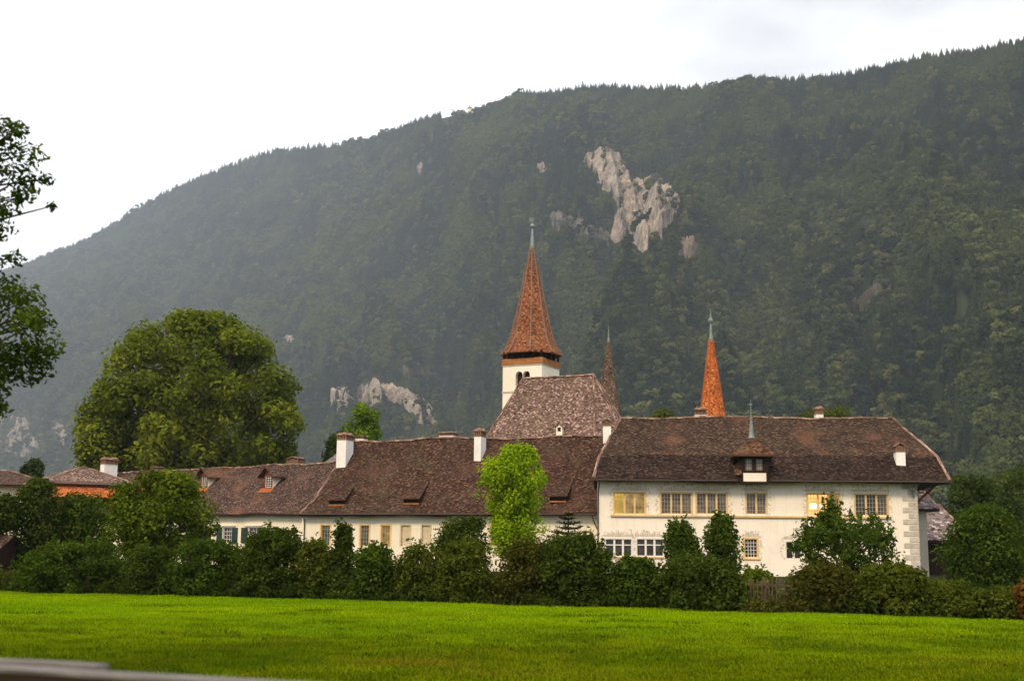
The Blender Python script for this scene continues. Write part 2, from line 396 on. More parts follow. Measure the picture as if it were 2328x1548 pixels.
def quads(P, Nn, size, rng, aspect=0.7):
    """one leaf-shaped quad per point"""
    n = len(P)
    t = rng.normal(size=(n, 3)); t -= (t * Nn).sum(1)[:, None] * Nn
    t /= np.linalg.norm(t, axis=1)[:, None] + 1e-9
    b = np.cross(Nn, t)
    s = size[:, None]
    V = np.stack([P - t * s, P - b * s * aspect + Nn * s * 0.2, P + t * s, P + b * s * aspect + Nn * s * 0.2], 1).reshape(-1, 3)
    return V, np.arange(n * 4).reshape(n, 4)

# ------------------------------------------------------------------ mountain
RIDGE = [(-900, 1000), (-500, 860), (-250, 740), (0, 618), (60, 604), (130, 572), (200, 543), (300, 480), (400, 425), (500, 384), (600, 346), (700, 334), (780, 332), (850, 314), (920, 288),
         (1000, 262), (1070, 246), (1130, 246), (1180, 214), (1250, 210), (1330, 196), (1400, 194), (1500, 196), (1600, 192), (1700, 184), (1800, 174), (1900, 166),
         (2000, 147), (2100, 120), (2200, 104), (2328, 82), (2700, 30), (3100, -40)]
_rx = np.array([p[0] for p in RIDGE], float); _ry = np.array([p[1] for p in RIDGE], float)
def ridge_D(c): return np.interp(c, [-900, 0, 500, 1000, 1500, 2328, 3100], [6300, 5800, 4400, 3050, 2150, 1500, 1400])
def base_D(c): return np.interp(c, [-900, 0, 800, 1500, 2328, 3100], [2900, 2500, 1450, 760, 470, 430])
def terrain(c, t):
    """c = ridge column in pixels, t = 0 foot .. 1 ridge (.. 1.4 back slope)"""
    c = np.asarray(c, float); t = np.asarray(t, float)
    Dr = ridge_D(c); Db = base_D(c)
    py = np.interp(c, _rx, _ry) + 26000.0 / Dr
    x = (c - 1164) / F; y = (774 - py) / F
    d = np.array(FW)[None, :] + np.array(RT)[None, :] * x.ravel()[:, None] + np.array(UP)[None, :] * y.ravel()[:, None]
    d = d.reshape(c.shape + (3,))
    zr = CAM_H + d[..., 2] / d[..., 1] * Dr
    ta = d[..., 0] / d[..., 1]
    tc = np.clip(t, 0, 1)
    dist = Db + (Dr - Db) * t
    z = zr * (0.82 * tc ** 1.08 + 0.18 * tc ** 2)
    back = np.clip(t - 1, 0, 1)
    z = z - back * (Dr - Db) * 0.75
    env = np.sin(np.pi * np.clip(tc, 0, 1)) ** 0.7
    # gullies and spurs running down the slope, leaning to the left
    g = c / 230.0 + t * 1.5
    spur = fbm(g, t * 1.2 + 3, 5, 4) - 0.5
    g2 = c / 75.0 + t * 3.0
    spur2 = np.abs(fbm(g2, t * 3.0, 9, 3) - 0.5)
    big = np.exp(-((c - (1160 + 430 * tc)) / 60.0) ** 2) * -1.0 + np.exp(-((c - (1290 + 430 * tc)) / 90.0) ** 2)
    z = z + env * zr * (0.38 * spur - 0.18 * spur2 + 0.085 * big)
    z = z + env * 10 * (fbm(c / 22.0, t * 18, 21, 3) - 0.5)
    z = np.where(t <= 0.0, -4, z)
    return np.stack([ta * dist, dist, z], -1)

ROCKS = [  # outline in the picture, tone, how ragged the outline is
    ([(1318, 365), (1365, 340), (1412, 347), (1428, 385), (1436, 420), (1446, 452), (1404, 462), (1370, 430), (1345, 398)], 'pale', 9),
    ([(1430, 408), (1470, 402), (1522, 422), (1548, 460), (1532, 503), (1500, 543), (1460, 580), (1430, 550), (1392, 566), (1384, 515), (1408, 470)], 'pale', 10),
    ([(1245, 492), (1300, 497), (1395, 530), (1388, 562), (1330, 552), (1268, 528)], 'dim', 10),
    ([(1216, 376), (1243, 371), (1247, 391), (1224, 397)], 'pale', 3),
    ([(1540, 553), (1575, 546), (1590, 575), (1560, 592), (1541, 587)], 'pale', 4),
    ([(1925, 692), (1990, 656), (2030, 680), (2002, 702), (1950, 716)], 'brown', 9),
    ([(742, 888), (800, 878), (850, 862), (900, 878), (962, 898), (988, 930), (992, 965), (950, 958), (920, 926), (860, 922), (800, 932), (748, 932)], 'pale', 9),
    ([(890, 822), (950, 838), (957, 868), (922, 862)], 'brown', 6),
    ([(-60, 945), (60, 952), (130, 948), (165, 985), (152, 1040), (90, 1034), (40, 1054), (-60, 1040)], 'mauve', 10),
    ([(628, 766), (666, 762), (672, 779), (640, 783)], 'pale', 4),
    ([(935, 388), (958, 362), (972, 385), (950, 408)], 'dim', 5),
]
def poly_sd(px, py, poly):
    """signed distance in pixels to a polygon, negative inside"""
    px = np.asarray(px, float); py = np.asarray(py, float)
    ins = np.zeros(px.shape, bool); best = np.full(px.shape, 1e9)
    n = len(poly)
    for i in range(n):
        x0, y0 = poly[i]; x1, y1 = poly[(i + 1) % n]
        cond = ((y0 > py) != (y1 > py)) & (px < (x1 - x0) * (py - y0) / (y1 - y0 + 1e-9) + x0)
        ins ^= cond
        t = np.clip(((px - x0) * (x1 - x0) + (py - y0) * (y1 - y0)) / ((x1 - x0) ** 2 + (y1 - y0) ** 2), 0, 1)
        best = np.minimum(best, np.hypot(px - x0 - t * (x1 - x0), py - y0 - t * (y1 - y0)))
    return np.where(ins, -best, best)
def rock_sd(px, py, i):
    poly, tone, rag = ROCKS[i]
    return poly_sd(px, py, poly) + rag * 2.4 * (fbm(np.asarray(px) / 22.0, np.asarray(py) / 30.0, 40 + i, 4) - 0.5)

def mountain():
    nc, nt = 420, 150
    cs = np.linspace(-900, 3100, nc); ts = np.concatenate([np.linspace(0, 1, nt - 14), np.linspace(1.02, 1.6, 14)])
    Cg, Tg = np.meshgrid(cs, ts, indexing='ij')
    P = terrain(Cg, Tg)
    idx = np.arange(nc * nt).reshape(nc, nt)
    Q = np.stack([idx[:-1, :-1], idx[1:, :-1], idx[1:, 1:], idx[:-1, 1:]], -1).reshape(-1, 4)
    t = NT("forest_floor"); o = t.obj()
    c = t.ramp(t.noise(o, 0.012, 8, 0.7), [(0.3, (0.012, 0.02, 0.009)), (0.7, (0.035, 0.042, 0.016))])
    t.principled(c, 1.0, 0.0)
    tag(np_mesh("mountain", P.reshape(-1, 3), Q, t.m, smooth=True), "forested mountain slope rising behind the monastery", "mountain", kind="structure")
    # bare rock
    mats = {}
    for tone, a, b, d in (('pale', (0.18, 0.145, 0.125), (0.36, 0.295, 0.25), (0.54, 0.46, 0.38)), ('dim', (0.06, 0.062, 0.052), (0.14, 0.125, 0.11), (0.24, 0.21, 0.19)),
                          ('brown', (0.04, 0.035, 0.025), (0.10, 0.08, 0.06), (0.17, 0.14, 0.11)), ('mauve', (0.12, 0.09, 0.08), (0.22, 0.18, 0.165), (0.36, 0.30, 0.27))):
        t = NT("rock_" + tone); o = t.obj()
        mp = t.n("ShaderNodeMapping"); mp.inputs["Scale"].default_value = (0.7, 0.7, 1.3); mp.inputs["Rotation"].default_value = (0, R(38), 0); t.l(o, mp.inputs[0])
        n1 = t.noise(mp.outputs[0], 0.045, 9, 0.72); n2 = t.noise(o, 0.11, 6, 0.7)
        c = t.ramp(n1, [(0.38, a), (0.5, b), (0.60, d)])
        c = t.mix(t.ramp(n2, [(0.54, 0), (0.64, 0.55)]), c, (0.06, 0.06, 0.045))
        n3 = t.noise(o, 0.30, 9, 0.75)
        c = t.mix(t.ramp(n3, [(0.36, 0.75), (0.46, 0.0)]), c, tuple(x * .45 for x in a))  # crevice shade painted in: hollows of the bump get a darker colour
        t.principled(c, 1.0, 0.05, n3, 1.0, 3.0); mats[tone] = t.m
    c0 = np.linspace(-400, 2600, 500); t0 = np.linspace(0, 1, 300)
    Cc, Tc = np.meshgrid(c0, t0, indexing='ij')
    qx, qy = proj(terrain(Cc, Tc).reshape(-1, 3)); qx = qx.reshape(Cc.shape); qy = qy.reshape(Cc.shape)
    for i, (poly, tone, rag) in enumerate(ROCKS):
        sel = poly_sd(qx, qy, poly) < 22
        if not sel.any(): continue
        n = 210 if i in (0, 1, 2, 6, 8) else 60
        Cf, Tf = np.meshgrid(np.linspace(Cc[sel].min(), Cc[sel].max(), n), np.linspace(Tc[sel].min(), Tc[sel].max(), n), indexing='ij')
        P = terrain(Cf, Tf)
        px, py = proj(P.reshape(-1, 3)); sd = rock_sd(px, py, i).reshape(n, n)
        px = px.reshape(n, n); py = py.reshape(n, n)
        depth = np.clip(-sd / 9.0, 0, 1)
        rid = np.abs(fbm((px + py * .55) / 26, (py - px * .3) / 17, 60 + i, 5) - 0.5) * 2
        off = -4 + depth * 12 + depth * 16 * (0.55 - rid) + depth * 16 * (fbm(px / 34 + 3, py / 34 + px / 90, 70 + i, 2) - 0.5) + 3 * (fbm(px / 5, py / 5, 80 + i, 3) - 0.5)
        off = np.maximum(off, -4 + depth * 9)
        # strata ledges and cracks
        st = np.abs(fbm(px / 34, (py + .45 * px) / 4.5, 90 + i, 4) - .5) * 2; ck = np.abs(fbm((px - .3 * py) / 9, py / 14, 95 + i, 4) - .5)
        off = off + depth * (9 * (st - .35) - 6 * np.clip(1 - ck * 14, 0, 1))
        dirv = np.array([0, -0.8, 0.6])
        P = P + dirv * off[..., None]
        idx = np.arange(n * n).reshape(n, n)
        Q = np.stack([idx[:-1, :-1], idx[1:, :-1], idx[1:, 1:], idx[:-1, 1:]], -1).reshape(-1, 4)
        keep = (sd.reshape(-1)[Q].max(1) < 3)
        if keep.sum() < 4: continue
        Q = Q[keep]; used, inv = np.unique(Q, return_inverse=True)
        lab = {'pale': "bare pale rock face showing through the mountain forest", 'dim': "dim grey scree patch on the mountain forest slope",
               'brown': "small brown rock outcrop among mountain trees", 'mauve': "greyish rock slope at the hazy mountain foot"}[tone]
        tag(np_mesh("rock_face", P.reshape(-1, 3)[used], inv.reshape(-1, 4), mats[tone]), lab, "rock face", kind="structure")
mountain()

def m_forest(name, base):
    t = NT(name)
    oi = t.n("ShaderNodeObjectInfo")
    a = t.n("ShaderNodeAttribute", attribute_name="rnd")
    loc = oi.outputs["Location"]
    patch = t.noise(loc, 0.006, 5, 0.6)
    c = t.ramp(oi.outputs["Random"], base)
    c = t.mix(t.ramp(patch, [(0.46, 0.0), (0.62, 0.75)]), c, (0.080, 0.100, 0.022))
    c = t.mix(1.0, c, t.ramp(a.outputs["Fac"], [(0, 0.4), (1, 1.7)]), 'MULTIPLY')
    d = t.n("ShaderNodeBsdfDiffuse"); t.l(c, d.inputs[0]); t.l(d.outputs[0], t.out.inputs[0]); return t.m

def forest():
    rng = np.random.default_rng(4)
    mb_ = m_forest("broadleaf_forest", [(0.0, (0.006, 0.012, 0.006)), (0.45, (0.018, 0.030, 0.011)), (0.8, (0.052, 0.069, 0.020)), (1.0, (0.105, 0.105, 0.032))])
    mc_ = m_forest("conifer_forest", [(0.0, (0.005, 0.012, 0.008)), (1.0, (0.017, 0.031, 0.015))])
    protos = []
    for k in range(3):          # broadleaf crowns, one unit tall
        ncl = 12; V = []; Q = []; A = []; nv = 0
        for j in range(ncl):
            z = rng.uniform(0.3, 0.86); w = 0.34 * math.sqrt(max(0.05, 1 - ((z - 0.55) / 0.45) ** 2)); th = rng.uniform(0, 6.283); ro = w * rng.uniform(0.3, 0.8)
            cen = np.array([math.cos(th) * ro, math.sin(th) * ro, z])
            n = 46; d = rng.normal(size=(n, 3)); d /= np.linalg.norm(d, axis=1)[:, None]; d[:, 2] = np.abs(d[:, 2]) * 0.9 - 0.15
            P = cen + d * 0.16 * rng.uniform(0.75, 1.05, (n, 1))
            nn = d + rng.normal(size=(n, 3)) * 0.45; nn /= np.linalg.norm(nn, axis=1)[:, None]
            v, q = quads(P, nn, rng.uniform(0.035, 0.065, n), rng, 0.8)
            V.append(v); Q.append(q + nv); nv += len(v); A.append(np.clip(rng.uniform(0.2, 0.8) + rng.uniform(-0.25, 0.25, n), 0, 1))
        protos.append(np_mesh("forest_tree", np.concatenate(V), np.concatenate(Q), mb_, attr=np.concatenate(A), link=False))
    for k in range(2):          # conifers
        n = 420; z = 1 - rng.uniform(0, 1, n) ** 0.6 * 0.93; z = np.clip(z, 0.06, 1)
        tier = 0.75 + 0.35 * ((z * 9) % 1.0)
        w = (1 - z) * 0.19 * tier + 0.008; th = rng.uniform(0, 6.283, n)
        P = np.stack([np.cos(th) * w, np.sin(th) * w, z], 1)
        nn = np.stack([np.cos(th) * 0.8, np.sin(th) * 0.8, np.full(n, 0.55)], 1) + rng.normal(size=(n, 3)) * 0.35; nn /= np.linalg.norm(nn, axis=1)[:, None]
        v, q = quads(P, nn, 0.016 + 0.045 * (1 - z) * rng.uniform(0.6, 1.2, n), rng, 0.8)
        protos.append(np_mesh("forest_conifer", v, q, mc_, attr=rng.uniform(0, 1, n), link=False))
    N = 230000
    c = rng.uniform(-420, 2760, N); t = rng.uniform(0.0, 1.03, N)
    c[:9000] = rng.uniform(-420, 2760, 9000); t[:9000] = rng.uniform(.95, 1.012, 9000)
    Dr = ridge_D(c); Db = base_D(c); d = Db + (Dr - Db) * t
    keep = rng.uniform(0, 1, N) * np.where(np.arange(N) < 9000, .3, 1) < np.minimum(d, 3000) * (Dr - Db) / (3000.0 * 3100.0)
    c = c[keep]; t = t[keep]
    P = terrain(c, t); px, py = proj(P)
    ok = np.ones(len(c), bool); chance = rng.uniform(0, 1, len(c))
    for i in range(len(ROCKS)):
        p = {0: .06, 1: .07, 3: 0, 4: 0, 6: .15, 8: .12, 9: 0}.get(i, .14)
        hgt = np.clip(23.0 * F / P[:, 1], 8, 40) if i in (0, 1, 3, 4, 6, 8, 9) else np.full(len(px), 12.0)
        sdm = np.minimum(np.minimum(rock_sd(px, py, i), rock_sd(px, py - hgt * .4, i)), rock_sd(px, py - hgt * .8, i))
        ok &= (sdm > 1) | (chance < p)
    ok &= ~((np.abs(px - 1048) < 46) & (t > 0.93))   # clearing round the summit restaurant
    c = c[ok]; t = t[ok]; P = P[ok]
    n = len(c)
    pc = 0.08 + 0.62 * (t > 0.94) + 0.25 * (fbm(c / 140.0, t * 7, 77, 3) > 0.56) + 0.5 * np.clip((fbm(c / 330.0 + t * .8, t * 2.6, 78, 3) - 0.47) * 9, 0, 1)
    isc = rng.uniform(0, 1, n) < pc
    kind = np.where(isc, 3 + rng.integers(0, 2, n), rng.integers(0, 3, n))
    sc_ = np.where(isc, rng.uniform(15, 25, n), rng.uniform(12, 25, n) * (0.8 + 0.5 * fbm(c / 40.0, t * 25, 31, 2))) * np.where(t > 0.955, rng.uniform(0.4, 0.8, n), 1.0) * np.clip((base_D(c) + (ridge_D(c) - base_D(c)) * t) / 1800.0, .9, 1.8)
    P[:, 2] -= 1.0
    scatter("forest", P, kind, sc_, rng.uniform(0, 6.283, n), protos, "dense mixed forest covering the mountain slope", "forest")
    print("FOREST", n)
forest()

def grass():
    rng = np.random.default_rng(8)
    t = NT("grass_blades")
    oi = t.n("ShaderNodeObjectInfo"); a = t.n("ShaderNodeAttribute", attribute_name="rnd")
    mp = t.n("ShaderNodeMapping"); mp.inputs["Scale"].default_value = (0.45, 1.0, 1); t.l(oi.outputs["Location"], mp.inputs[0])
    n1 = t.noise(mp.outputs[0], 0.20, 4, 0.6); n2 = t.noise(mp.outputs[0], 1.5, 4, 0.6)
    c = t.mix(t.ramp(n1, [(0.40, 0), (0.60, 1)]), (0.185, 0.320, 0.002), (0.255, 0.375, 0.002))
    sy = t.n("ShaderNodeSeparateXYZ"); t.l(oi.outputs["Location"], sy.inputs[0])
    # the strip nearest the road is rougher, browner and less mown than the meadow beyond
    rough = t.ramp(t.math('ADD', t.math('DIVIDE', sy.outputs[1], 60.0), t.math('MULTIPLY', t.math('SUBTRACT', t.noise(mp.outputs[0], 0.25, 4), 0.5), 0.35)), [(0.32, 1.0), (0.54, 0.0)])
    c = t.mix(rough, c, (0.150, 0.195, 0.003))
    c = t.mix(t.math('MULTIPLY', t.ramp(n2, [(0.50, 0), (0.60, 0.95)]), t.math('ADD', t.math('MULTIPLY', rough, 0.7), 0.3)), c, (0.085, 0.125, 0.003))
    c = t.mix(t.math('MULTIPLY', t.ramp(t.noise(oi.outputs["Location"], 0.34, 3), [(0.5, 0), (0.66, 0.7)]), rough), c, (0.17, 0.14, 0.008))
    c = t.mix(1.0, c, t.ramp(a.outputs["Fac"], [(0, 0.7), (1, 1.25)]), 'MULTIPLY')
    d = t.n("ShaderNodeBsdfDiffuse"); tr = t.n("ShaderNodeBsdfTranslucent"); mx = t.n("ShaderNodeMixShader"); mx.inputs[0].default_value = 0.35
    t.l(c, d.inputs[0]); t.l(c, tr.inputs[0]); t.l(d.outputs[0], mx.inputs[1]); t.l(tr.outputs[0], mx.inputs[2]); t.l(mx.outputs[0], t.out.inputs[0])
    protos = []
    for k in range(3):
        V = []; Q = []; A = []
        for j in range(34):
            th = rng.uniform(0, 6.283); x, y = rng.normal(0, 0.09, 2); h = rng.uniform(0.03, 0.085); w = rng.uniform(0.007, 0.012)
            ln = rng.uniform(0.02, 0.09); dx, dy = math.cos(th) * ln, math.sin(th) * ln; sx, sy = -math.sin(th) * w, math.cos(th) * w
            b = len(V)
            V += [(x - sx, y - sy, 0), (x + sx, y + sy, 0), (x + sx * .8 + dx * .4, y + sy * .8 + dy * .4, h * .6), (x - sx * .8 + dx * .4, y - sy * .8 + dy * .4, h * .6),
                  (x + dx + sx * .15, y + dy + sy * .15, h), (x + dx - sx * .15, y + dy - sy * .15, h)]
            Q += [(b, b + 1, b + 2, b + 3), (b + 3, b + 2, b + 4, b + 5)]; A += [rng.uniform(0, 1)] * 2
        protos.append(np_mesh("grass_tuft", V, Q, t.m, attr=A, link=False))
    N = 120000
    D = np.sqrt(rng.uniform(9 ** 2, 50 ** 2, N)); px = rng.uniform(-160, 2490, N)
    edge = hedge_D(px) + 0.6
    ok = D < edge; D = D[ok]; px = px[ok]
    x = (px - 1164) / F * D * 1.02
    n = len(D)
    P = np.stack([x, D, np.zeros(n)], 1)
    sc_ = rng.uniform(0.7, 1.25, n) * (0.75 + 0.7 * vn(x * 0.7, D * 0.9, 3)) * np.where(D > 28, 1.15, 1.0)
    # taller dark tufts standing in the rough strip
    V = []; Q = []; A = []
    for j in range(40):
        th = rng.uniform(0, 6.283); x_, y_ = rng.normal(0, 0.10, 2); h = rng.uniform(0.04, 0.11); w = rng.uniform(0.007, 0.013); ln = rng.uniform(.02, .10)
        dx, dy = math.cos(th) * ln, math.sin(th) * ln; sx, sy = -math.sin(th) * w, math.cos(th) * w; b = len(V)
        V += [(x_ - sx, y_ - sy, 0), (x_ + sx, y_ + sy, 0), (x_ + sx + dx * .4, y_ + sy + dy * .4, h * .6), (x_ - sx + dx * .4, y_ - sy + dy * .4, h * .6), (x_ + dx + sx * .2, y_ + dy + sy * .2, h), (x_ + dx - sx * .2, y_ + dy - sy * .2, h)]
        Q += [(b, b + 1, b + 2, b + 3), (b + 3, b + 2, b + 4, b + 5)]; A += [rng.uniform(0, 1)] * 2
    protos.append(np_mesh("coarse_grass_tuft", V, Q, M['leaf_weed'], attr=A, link=False))
    kd = rng.integers(0, 3, n); WP = []; WS = []
    for j in range(210):
        D0 = rng.uniform(17, 37); p0 = rng.uniform(-150, 2480)
        if D0 > hedge_D(p0) - 2: continue
        k = int(rng.uniform(8, 34)); rx = rng.uniform(.25, .9); ry = rng.uniform(.2, .5)
        wx = (p0 - 1164) / F * D0 * 1.02 + rng.normal(0, rx, k); wy = D0 + rng.normal(0, ry, k)
        WP.append(np.stack([wx, wy, 0 * wx], 1)); WS.append(rng.uniform(.6, 1.3, k) * rng.uniform(.7, 1.2))
    WP = np.concatenate(WP); P = np.concatenate([P, WP]); sc_ = np.concatenate([sc_, np.concatenate(WS)]); kd = np.concatenate([kd, np.full(len(WP), 3)]); n = len(P)
    scatter("grass", P, kd, sc_, rng.uniform(0, 6.283, n), protos, "short bright green grass of the meadow", "grass")
    print("GRASS", n)
def hedge_D(px):
    px = np.asarray(px, float)
    py = 1345 + 65 * px / 2328.0
    hz = HC + (px - 1164) * 0.010
    return F * CAM_H / (py - hz)
grass()

# ------------------------------------------------------------------ buildings
class Frame:
    """a facade: u runs along it to the right, n away from the viewer, z up"""
    def __init__(s, a, b):
        s.O = Vector((a[0], a[1])); e = Vector((b[0], b[1])) - s.O
        s.L = e.length; s.u = e.normalized(); s.nv = Vector((-s.u.y, s.u.x)); s.rz = math.atan2(s.u.y, s.u.x)
    def px(s, px, py, n=0.0):
        d = ray(px, py); d2 = Vector((d.x, d.y)); c2 = Vector((CP.x, CP.y)) - s.O
        t = (n - c2.dot(s.nv)) / d2.dot(s.nv)
        p = CP + d * t
        return (Vector((p.x, p.y)) - s.O).dot(s.u), p.z
    def U(s, px, py=1150, n=0.0): return s.px(px, py, n)[0]
    def Z(s, px, py, n=0.0): return s.px(px, py, n)[1]
    def root(s, name, label, cat, group=None): return thing(name, label, cat, (s.O.x, s.O.y, 0), s.rz, group)

def warp(p, amp):
    q = Vector((p[0] * 0.22, p[1] * 0.22, p[2] * 0.22))
    return Vector(p) + Vector((0, 0, amp * mnoise.noise(q) + amp * 0.35 * mnoise.noise(q * 4.1)))

def patch(mb, E0, E1, T0, T1, v0=0.0, amp=0.1, step=0.8, off=0.0):
    """one roof slope from eave E0-E1 up to T0-T1, tile coordinates in metres"""
    E0, E1, T0, T1 = (Vector(p) for p in (E0, E1, T0, T1))
    le = (E1 - E0).length; lt = ((T0 + T1) / 2 - (E0 + E1) / 2).length
    nu = max(2, int(max(le, (T1 - T0).length) / step)); nv = max(2, int(lt / step))
    ex = (E1 - E0).normalized() if le > 1e-4 else (T1 - T0).normalized()
    G = []; W = []
    for j in range(nv + 1):
        a = E0.lerp(T0, j / nv); b = E1.lerp(T1, j / nv)
        row = []; wr_ = []
        for i in range(nu + 1):
            p = a.lerp(b, i / nu); u = (p - E0).dot(ex) + off; v = ((p - E0) - ex * (p - E0).dot(ex)).length + v0
            row.append(warp(p, amp)); wr_.append((u, v))
        G.append(row); W.append(wr_)
    for j in range(nv):
        for i in range(nu):
            mb.face([G[j][i], G[j][i + 1], G[j + 1][i + 1], G[j + 1][i]], [W[j][i], W[j][i + 1], W[j + 1][i + 1], W[j + 1][i]])
    return v0 + lt

def caps(mb, a, b, rad=0.13, amp=0.1):
    """overlapping half round ridge tiles along a line"""
    a = Vector(a); b = Vector(b); n = max(2, int((b - a).length / 0.42))
    d = (b - a).normalized(); side = d.cross(Vector((0, 0, 1))).normalized(); up = side.cross(d)
    for i in range(n):
        p = warp(a.lerp(b, i / n), amp); q = warp(a.lerp(b, (i + 1.12) / n), amp)
        jit = random.Random(i * 7 + int(a.x * 10)).uniform(-0.02, 0.02)
        r0, r1 = rad + jit, rad * 0.86 + jit
        R0 = []; R1 = []
        for k in range(5):
            an = math.pi * k / 4
            R0.append(p + side * (r0 * math.cos(an)) + up * (r0 * math.sin(an) - 0.02)); R1.append(q + side * (r1 * math.cos(an)) + up * (r1 * math.sin(an) - 0.02))
        for k in range(4):
            mb.face([R0[k], R0[k + 1], R1[k + 1], R1[k]], [(i * 0.4, k * .3), (i * .4, k * .3 + .3), (i * .4 + .39, k * .3 + .3), (i * .4 + .39, k * .3)])
        mb.face(R0[::-1])

def hip_roof(parent, rings, mats, cap_mat, wall, amp=0.1, capr=0.13, name="roof", sides=(1, 1, 1, 1)):
    """rings = [(u0,u1,n0,n1,z)...] from eave to ridge; mats one per band; wall = (u0,u1,n0,n1) for the soffit"""
    def corner(r): return [(r[0], r[2], r[4]), (r[1], r[2], r[4]), (r[1], r[3], r[4]), (r[0], r[3], r[4])]
    byM = {}; v = [0, 0, 0, 0]
    for k in range(len(rings) - 1):
        A = corner(rings[k]); B = corner(rings[k + 1]); mb = byM.setdefault(mats[k].name, (MB(), mats[k]))[0]
        for s in range(4):
            if not sides[s]: continue
            t = (s + 1) % 4
            v[s] = patch(mb, A[s], A[t], B[s], B[t], v[s], amp, 0.8, s * 31.7)
    A = corner(rings[0]); W = [(wall[0], wall[2]), (wall[1], wall[2]), (wall[1], wall[3]), (wall[0], wall[3])]
    sm = MB()
    for s in range(4):
        t = (s + 1) % 4; dz = 0.19
        # dark eave edge, thickened to stand in for the shadow below, then the soffit
        n = max(2, int((Vector(A[t]) - Vector(A[s])).length / 0.8))
        for i in range(n):
            p = Vector(A[s]).lerp(Vector(A[t]), i / n); q = Vector(A[s]).lerp(Vector(A[t]), (i + 1) / n)
            pw = warp(p, amp); qw = warp(q, amp)
            p2 = Vector((p.x, p.y, pw.z - dz)); q2 = Vector((q.x, q.y, qw.z - dz))
            sm.face([pw, p2, q2, qw])
            w0 = Vector((W[s][0], W[s][1], 0)).lerp(Vector((W[t][0], W[t][1], 0)), i / n); w1 = Vector((W[s][0], W[s][1], 0)).lerp(Vector((W[t][0], W[t][1], 0)), (i + 1) / n)
            w0.z = p2.z + 0.05; w1.z = q2.z + 0.05
            sm.face([p2, w0, w1, q2])
    ms = list(byM.values())
    roof = ms[0][0].build(name, ms[0][1], parent)
    for mb, m in ms[1:]: mb.build("upper_slope", m, roof)
    sm.build("soffit", M['dark_wood'], roof)
    cm = MB(); last = rings[-1]
    caps(cm, (last[0], last[2], last[4]), (last[1], last[2], last[4]), capr, amp)
    for k in range(len(rings) - 1):
        A = corner(rings[k]); B = corner(rings[k + 1])
        for s in range(4):
            if sides[s] and sides[(s + 3) % 4]: caps(cm, A[s], B[s], capr * 0.85, amp)
    cm.build("ridge_cap", cap_mat, roof)
    return roof

def holed_wall(mb, u0, u1, z0, z1, holes, n=0.0, deep=0.25):
    us = sorted({u0, u1, *[h[0] for h in holes], *[h[1] for h in holes]}); zs = sorted({z0, z1, *[h[2] for h in holes], *[h[3] for h in holes]})
    for i in range(len(us) - 1):
        for j in range(len(zs) - 1):
            cu = (us[i] + us[i + 1]) / 2; cz = (zs[j] + zs[j + 1]) / 2
            if any(h[0] < cu < h[1] and h[2] < cz < h[3] for h in holes): continue
            mb.face([(us[i], n, zs[j]), (us[i + 1], n, zs[j]), (us[i + 1], n, zs[j + 1]), (us[i], n, zs[j + 1])])
    for a, b, c, d in holes:
        e = n + deep
        mb.face([(a, n, c), (a, n, d), (a, e, d), (a, e, c)]); mb.face([(b, n, c), (b, e, c), (b, e, d), (b, n, d)])
        mb.face([(a, n, c), (a, e, c), (b, e, c), (b, n, c)]); mb.face([(a, n, d), (b, n, d), (b, e, d), (a, e, d)])

def window(parent, box, lights=1, frame=None, pane=None, bars=(3, 4), barm=None, surround=0.10, mull=0.09, transom=None, n=0.0, panes=None, name="window", proud=0.035):
    """a stone or wood framed window in the hole box=(u0,u1,z0,z1): frame > pane, glazing_bars"""
    a, b, c, d = box; f = MB(); s = surround
    if s > 0:
        f.box(a - s, a, n - proud, n + 0.14, c - s * 0.4, d + s); f.box(b, b + s, n - proud, n + 0.14, c - s * 0.4, d + s)
        f.box(a, b, n - proud + 0.003, n + 0.14, d, d + s - 0.003)
    f.box(a, a + 0.035, n + 0.06, n + 0.135, c, d); f.box(b - 0.035, b, n + 0.06, n + 0.135, c, d)
    f.box(a + 0.035, b - 0.035, n + 0.062, n + 0.133, c, c + 0.04); f.box(a + 0.035, b - 0.035, n + 0.062, n + 0.133, d - 0.04, d)
    wl_ = (b - a) / lights; spans = []
    for k in range(lights):
        l = a + k * wl_ + (mull / 2 if k else 0.035); r = a + (k + 1) * wl_ - (mull / 2 if k < lights - 1 else 0.035)
        spans.append((l, r))
        if k: f.box(a + k * wl_ - mull / 2, a + k * wl_ + mull / 2, n + 0.012, n + 0.137, c + 0.04, d - 0.04)
    if transom:
        zt = c + (d - c) * transom
        for l, r in spans: f.box(l, r, n + 0.04, n + 0.13, zt - 0.035, zt + 0.035)
    fo = f.build(name, frame, parent)
    pl = panes or [pane] * lights; done = {}
    for (l, r), m in zip(spans, pl):
        done.setdefault(m.name, (MB(), m))[0].face([(l - 0.02, n + 0.12, c + 0.01), (r + 0.02, n + 0.12, c + 0.01), (r + 0.02, n + 0.12, d - 0.01), (l - 0.02, n + 0.12, d - 0.01)])
    for mb, m in done.values(): mb.build("pane", m, fo)
    if bars:
        g = MB(); w = 0.014
        for l, r in spans:
            for i in range(1, bars[0]):
                x = l + (r - l) * i / bars[0]; g.box(x - w, x + w, n + 0.10, n + 0.117, c + 0.04, d - 0.04)
            for j in range(1, bars[1]):
                z = c + (d - c) * j / bars[1]; g.box(l, r, n + 0.102, n + 0.115, z - w, z + w)
        g.build("glazing_bars", barm or M['bars'], fo)
    return fo

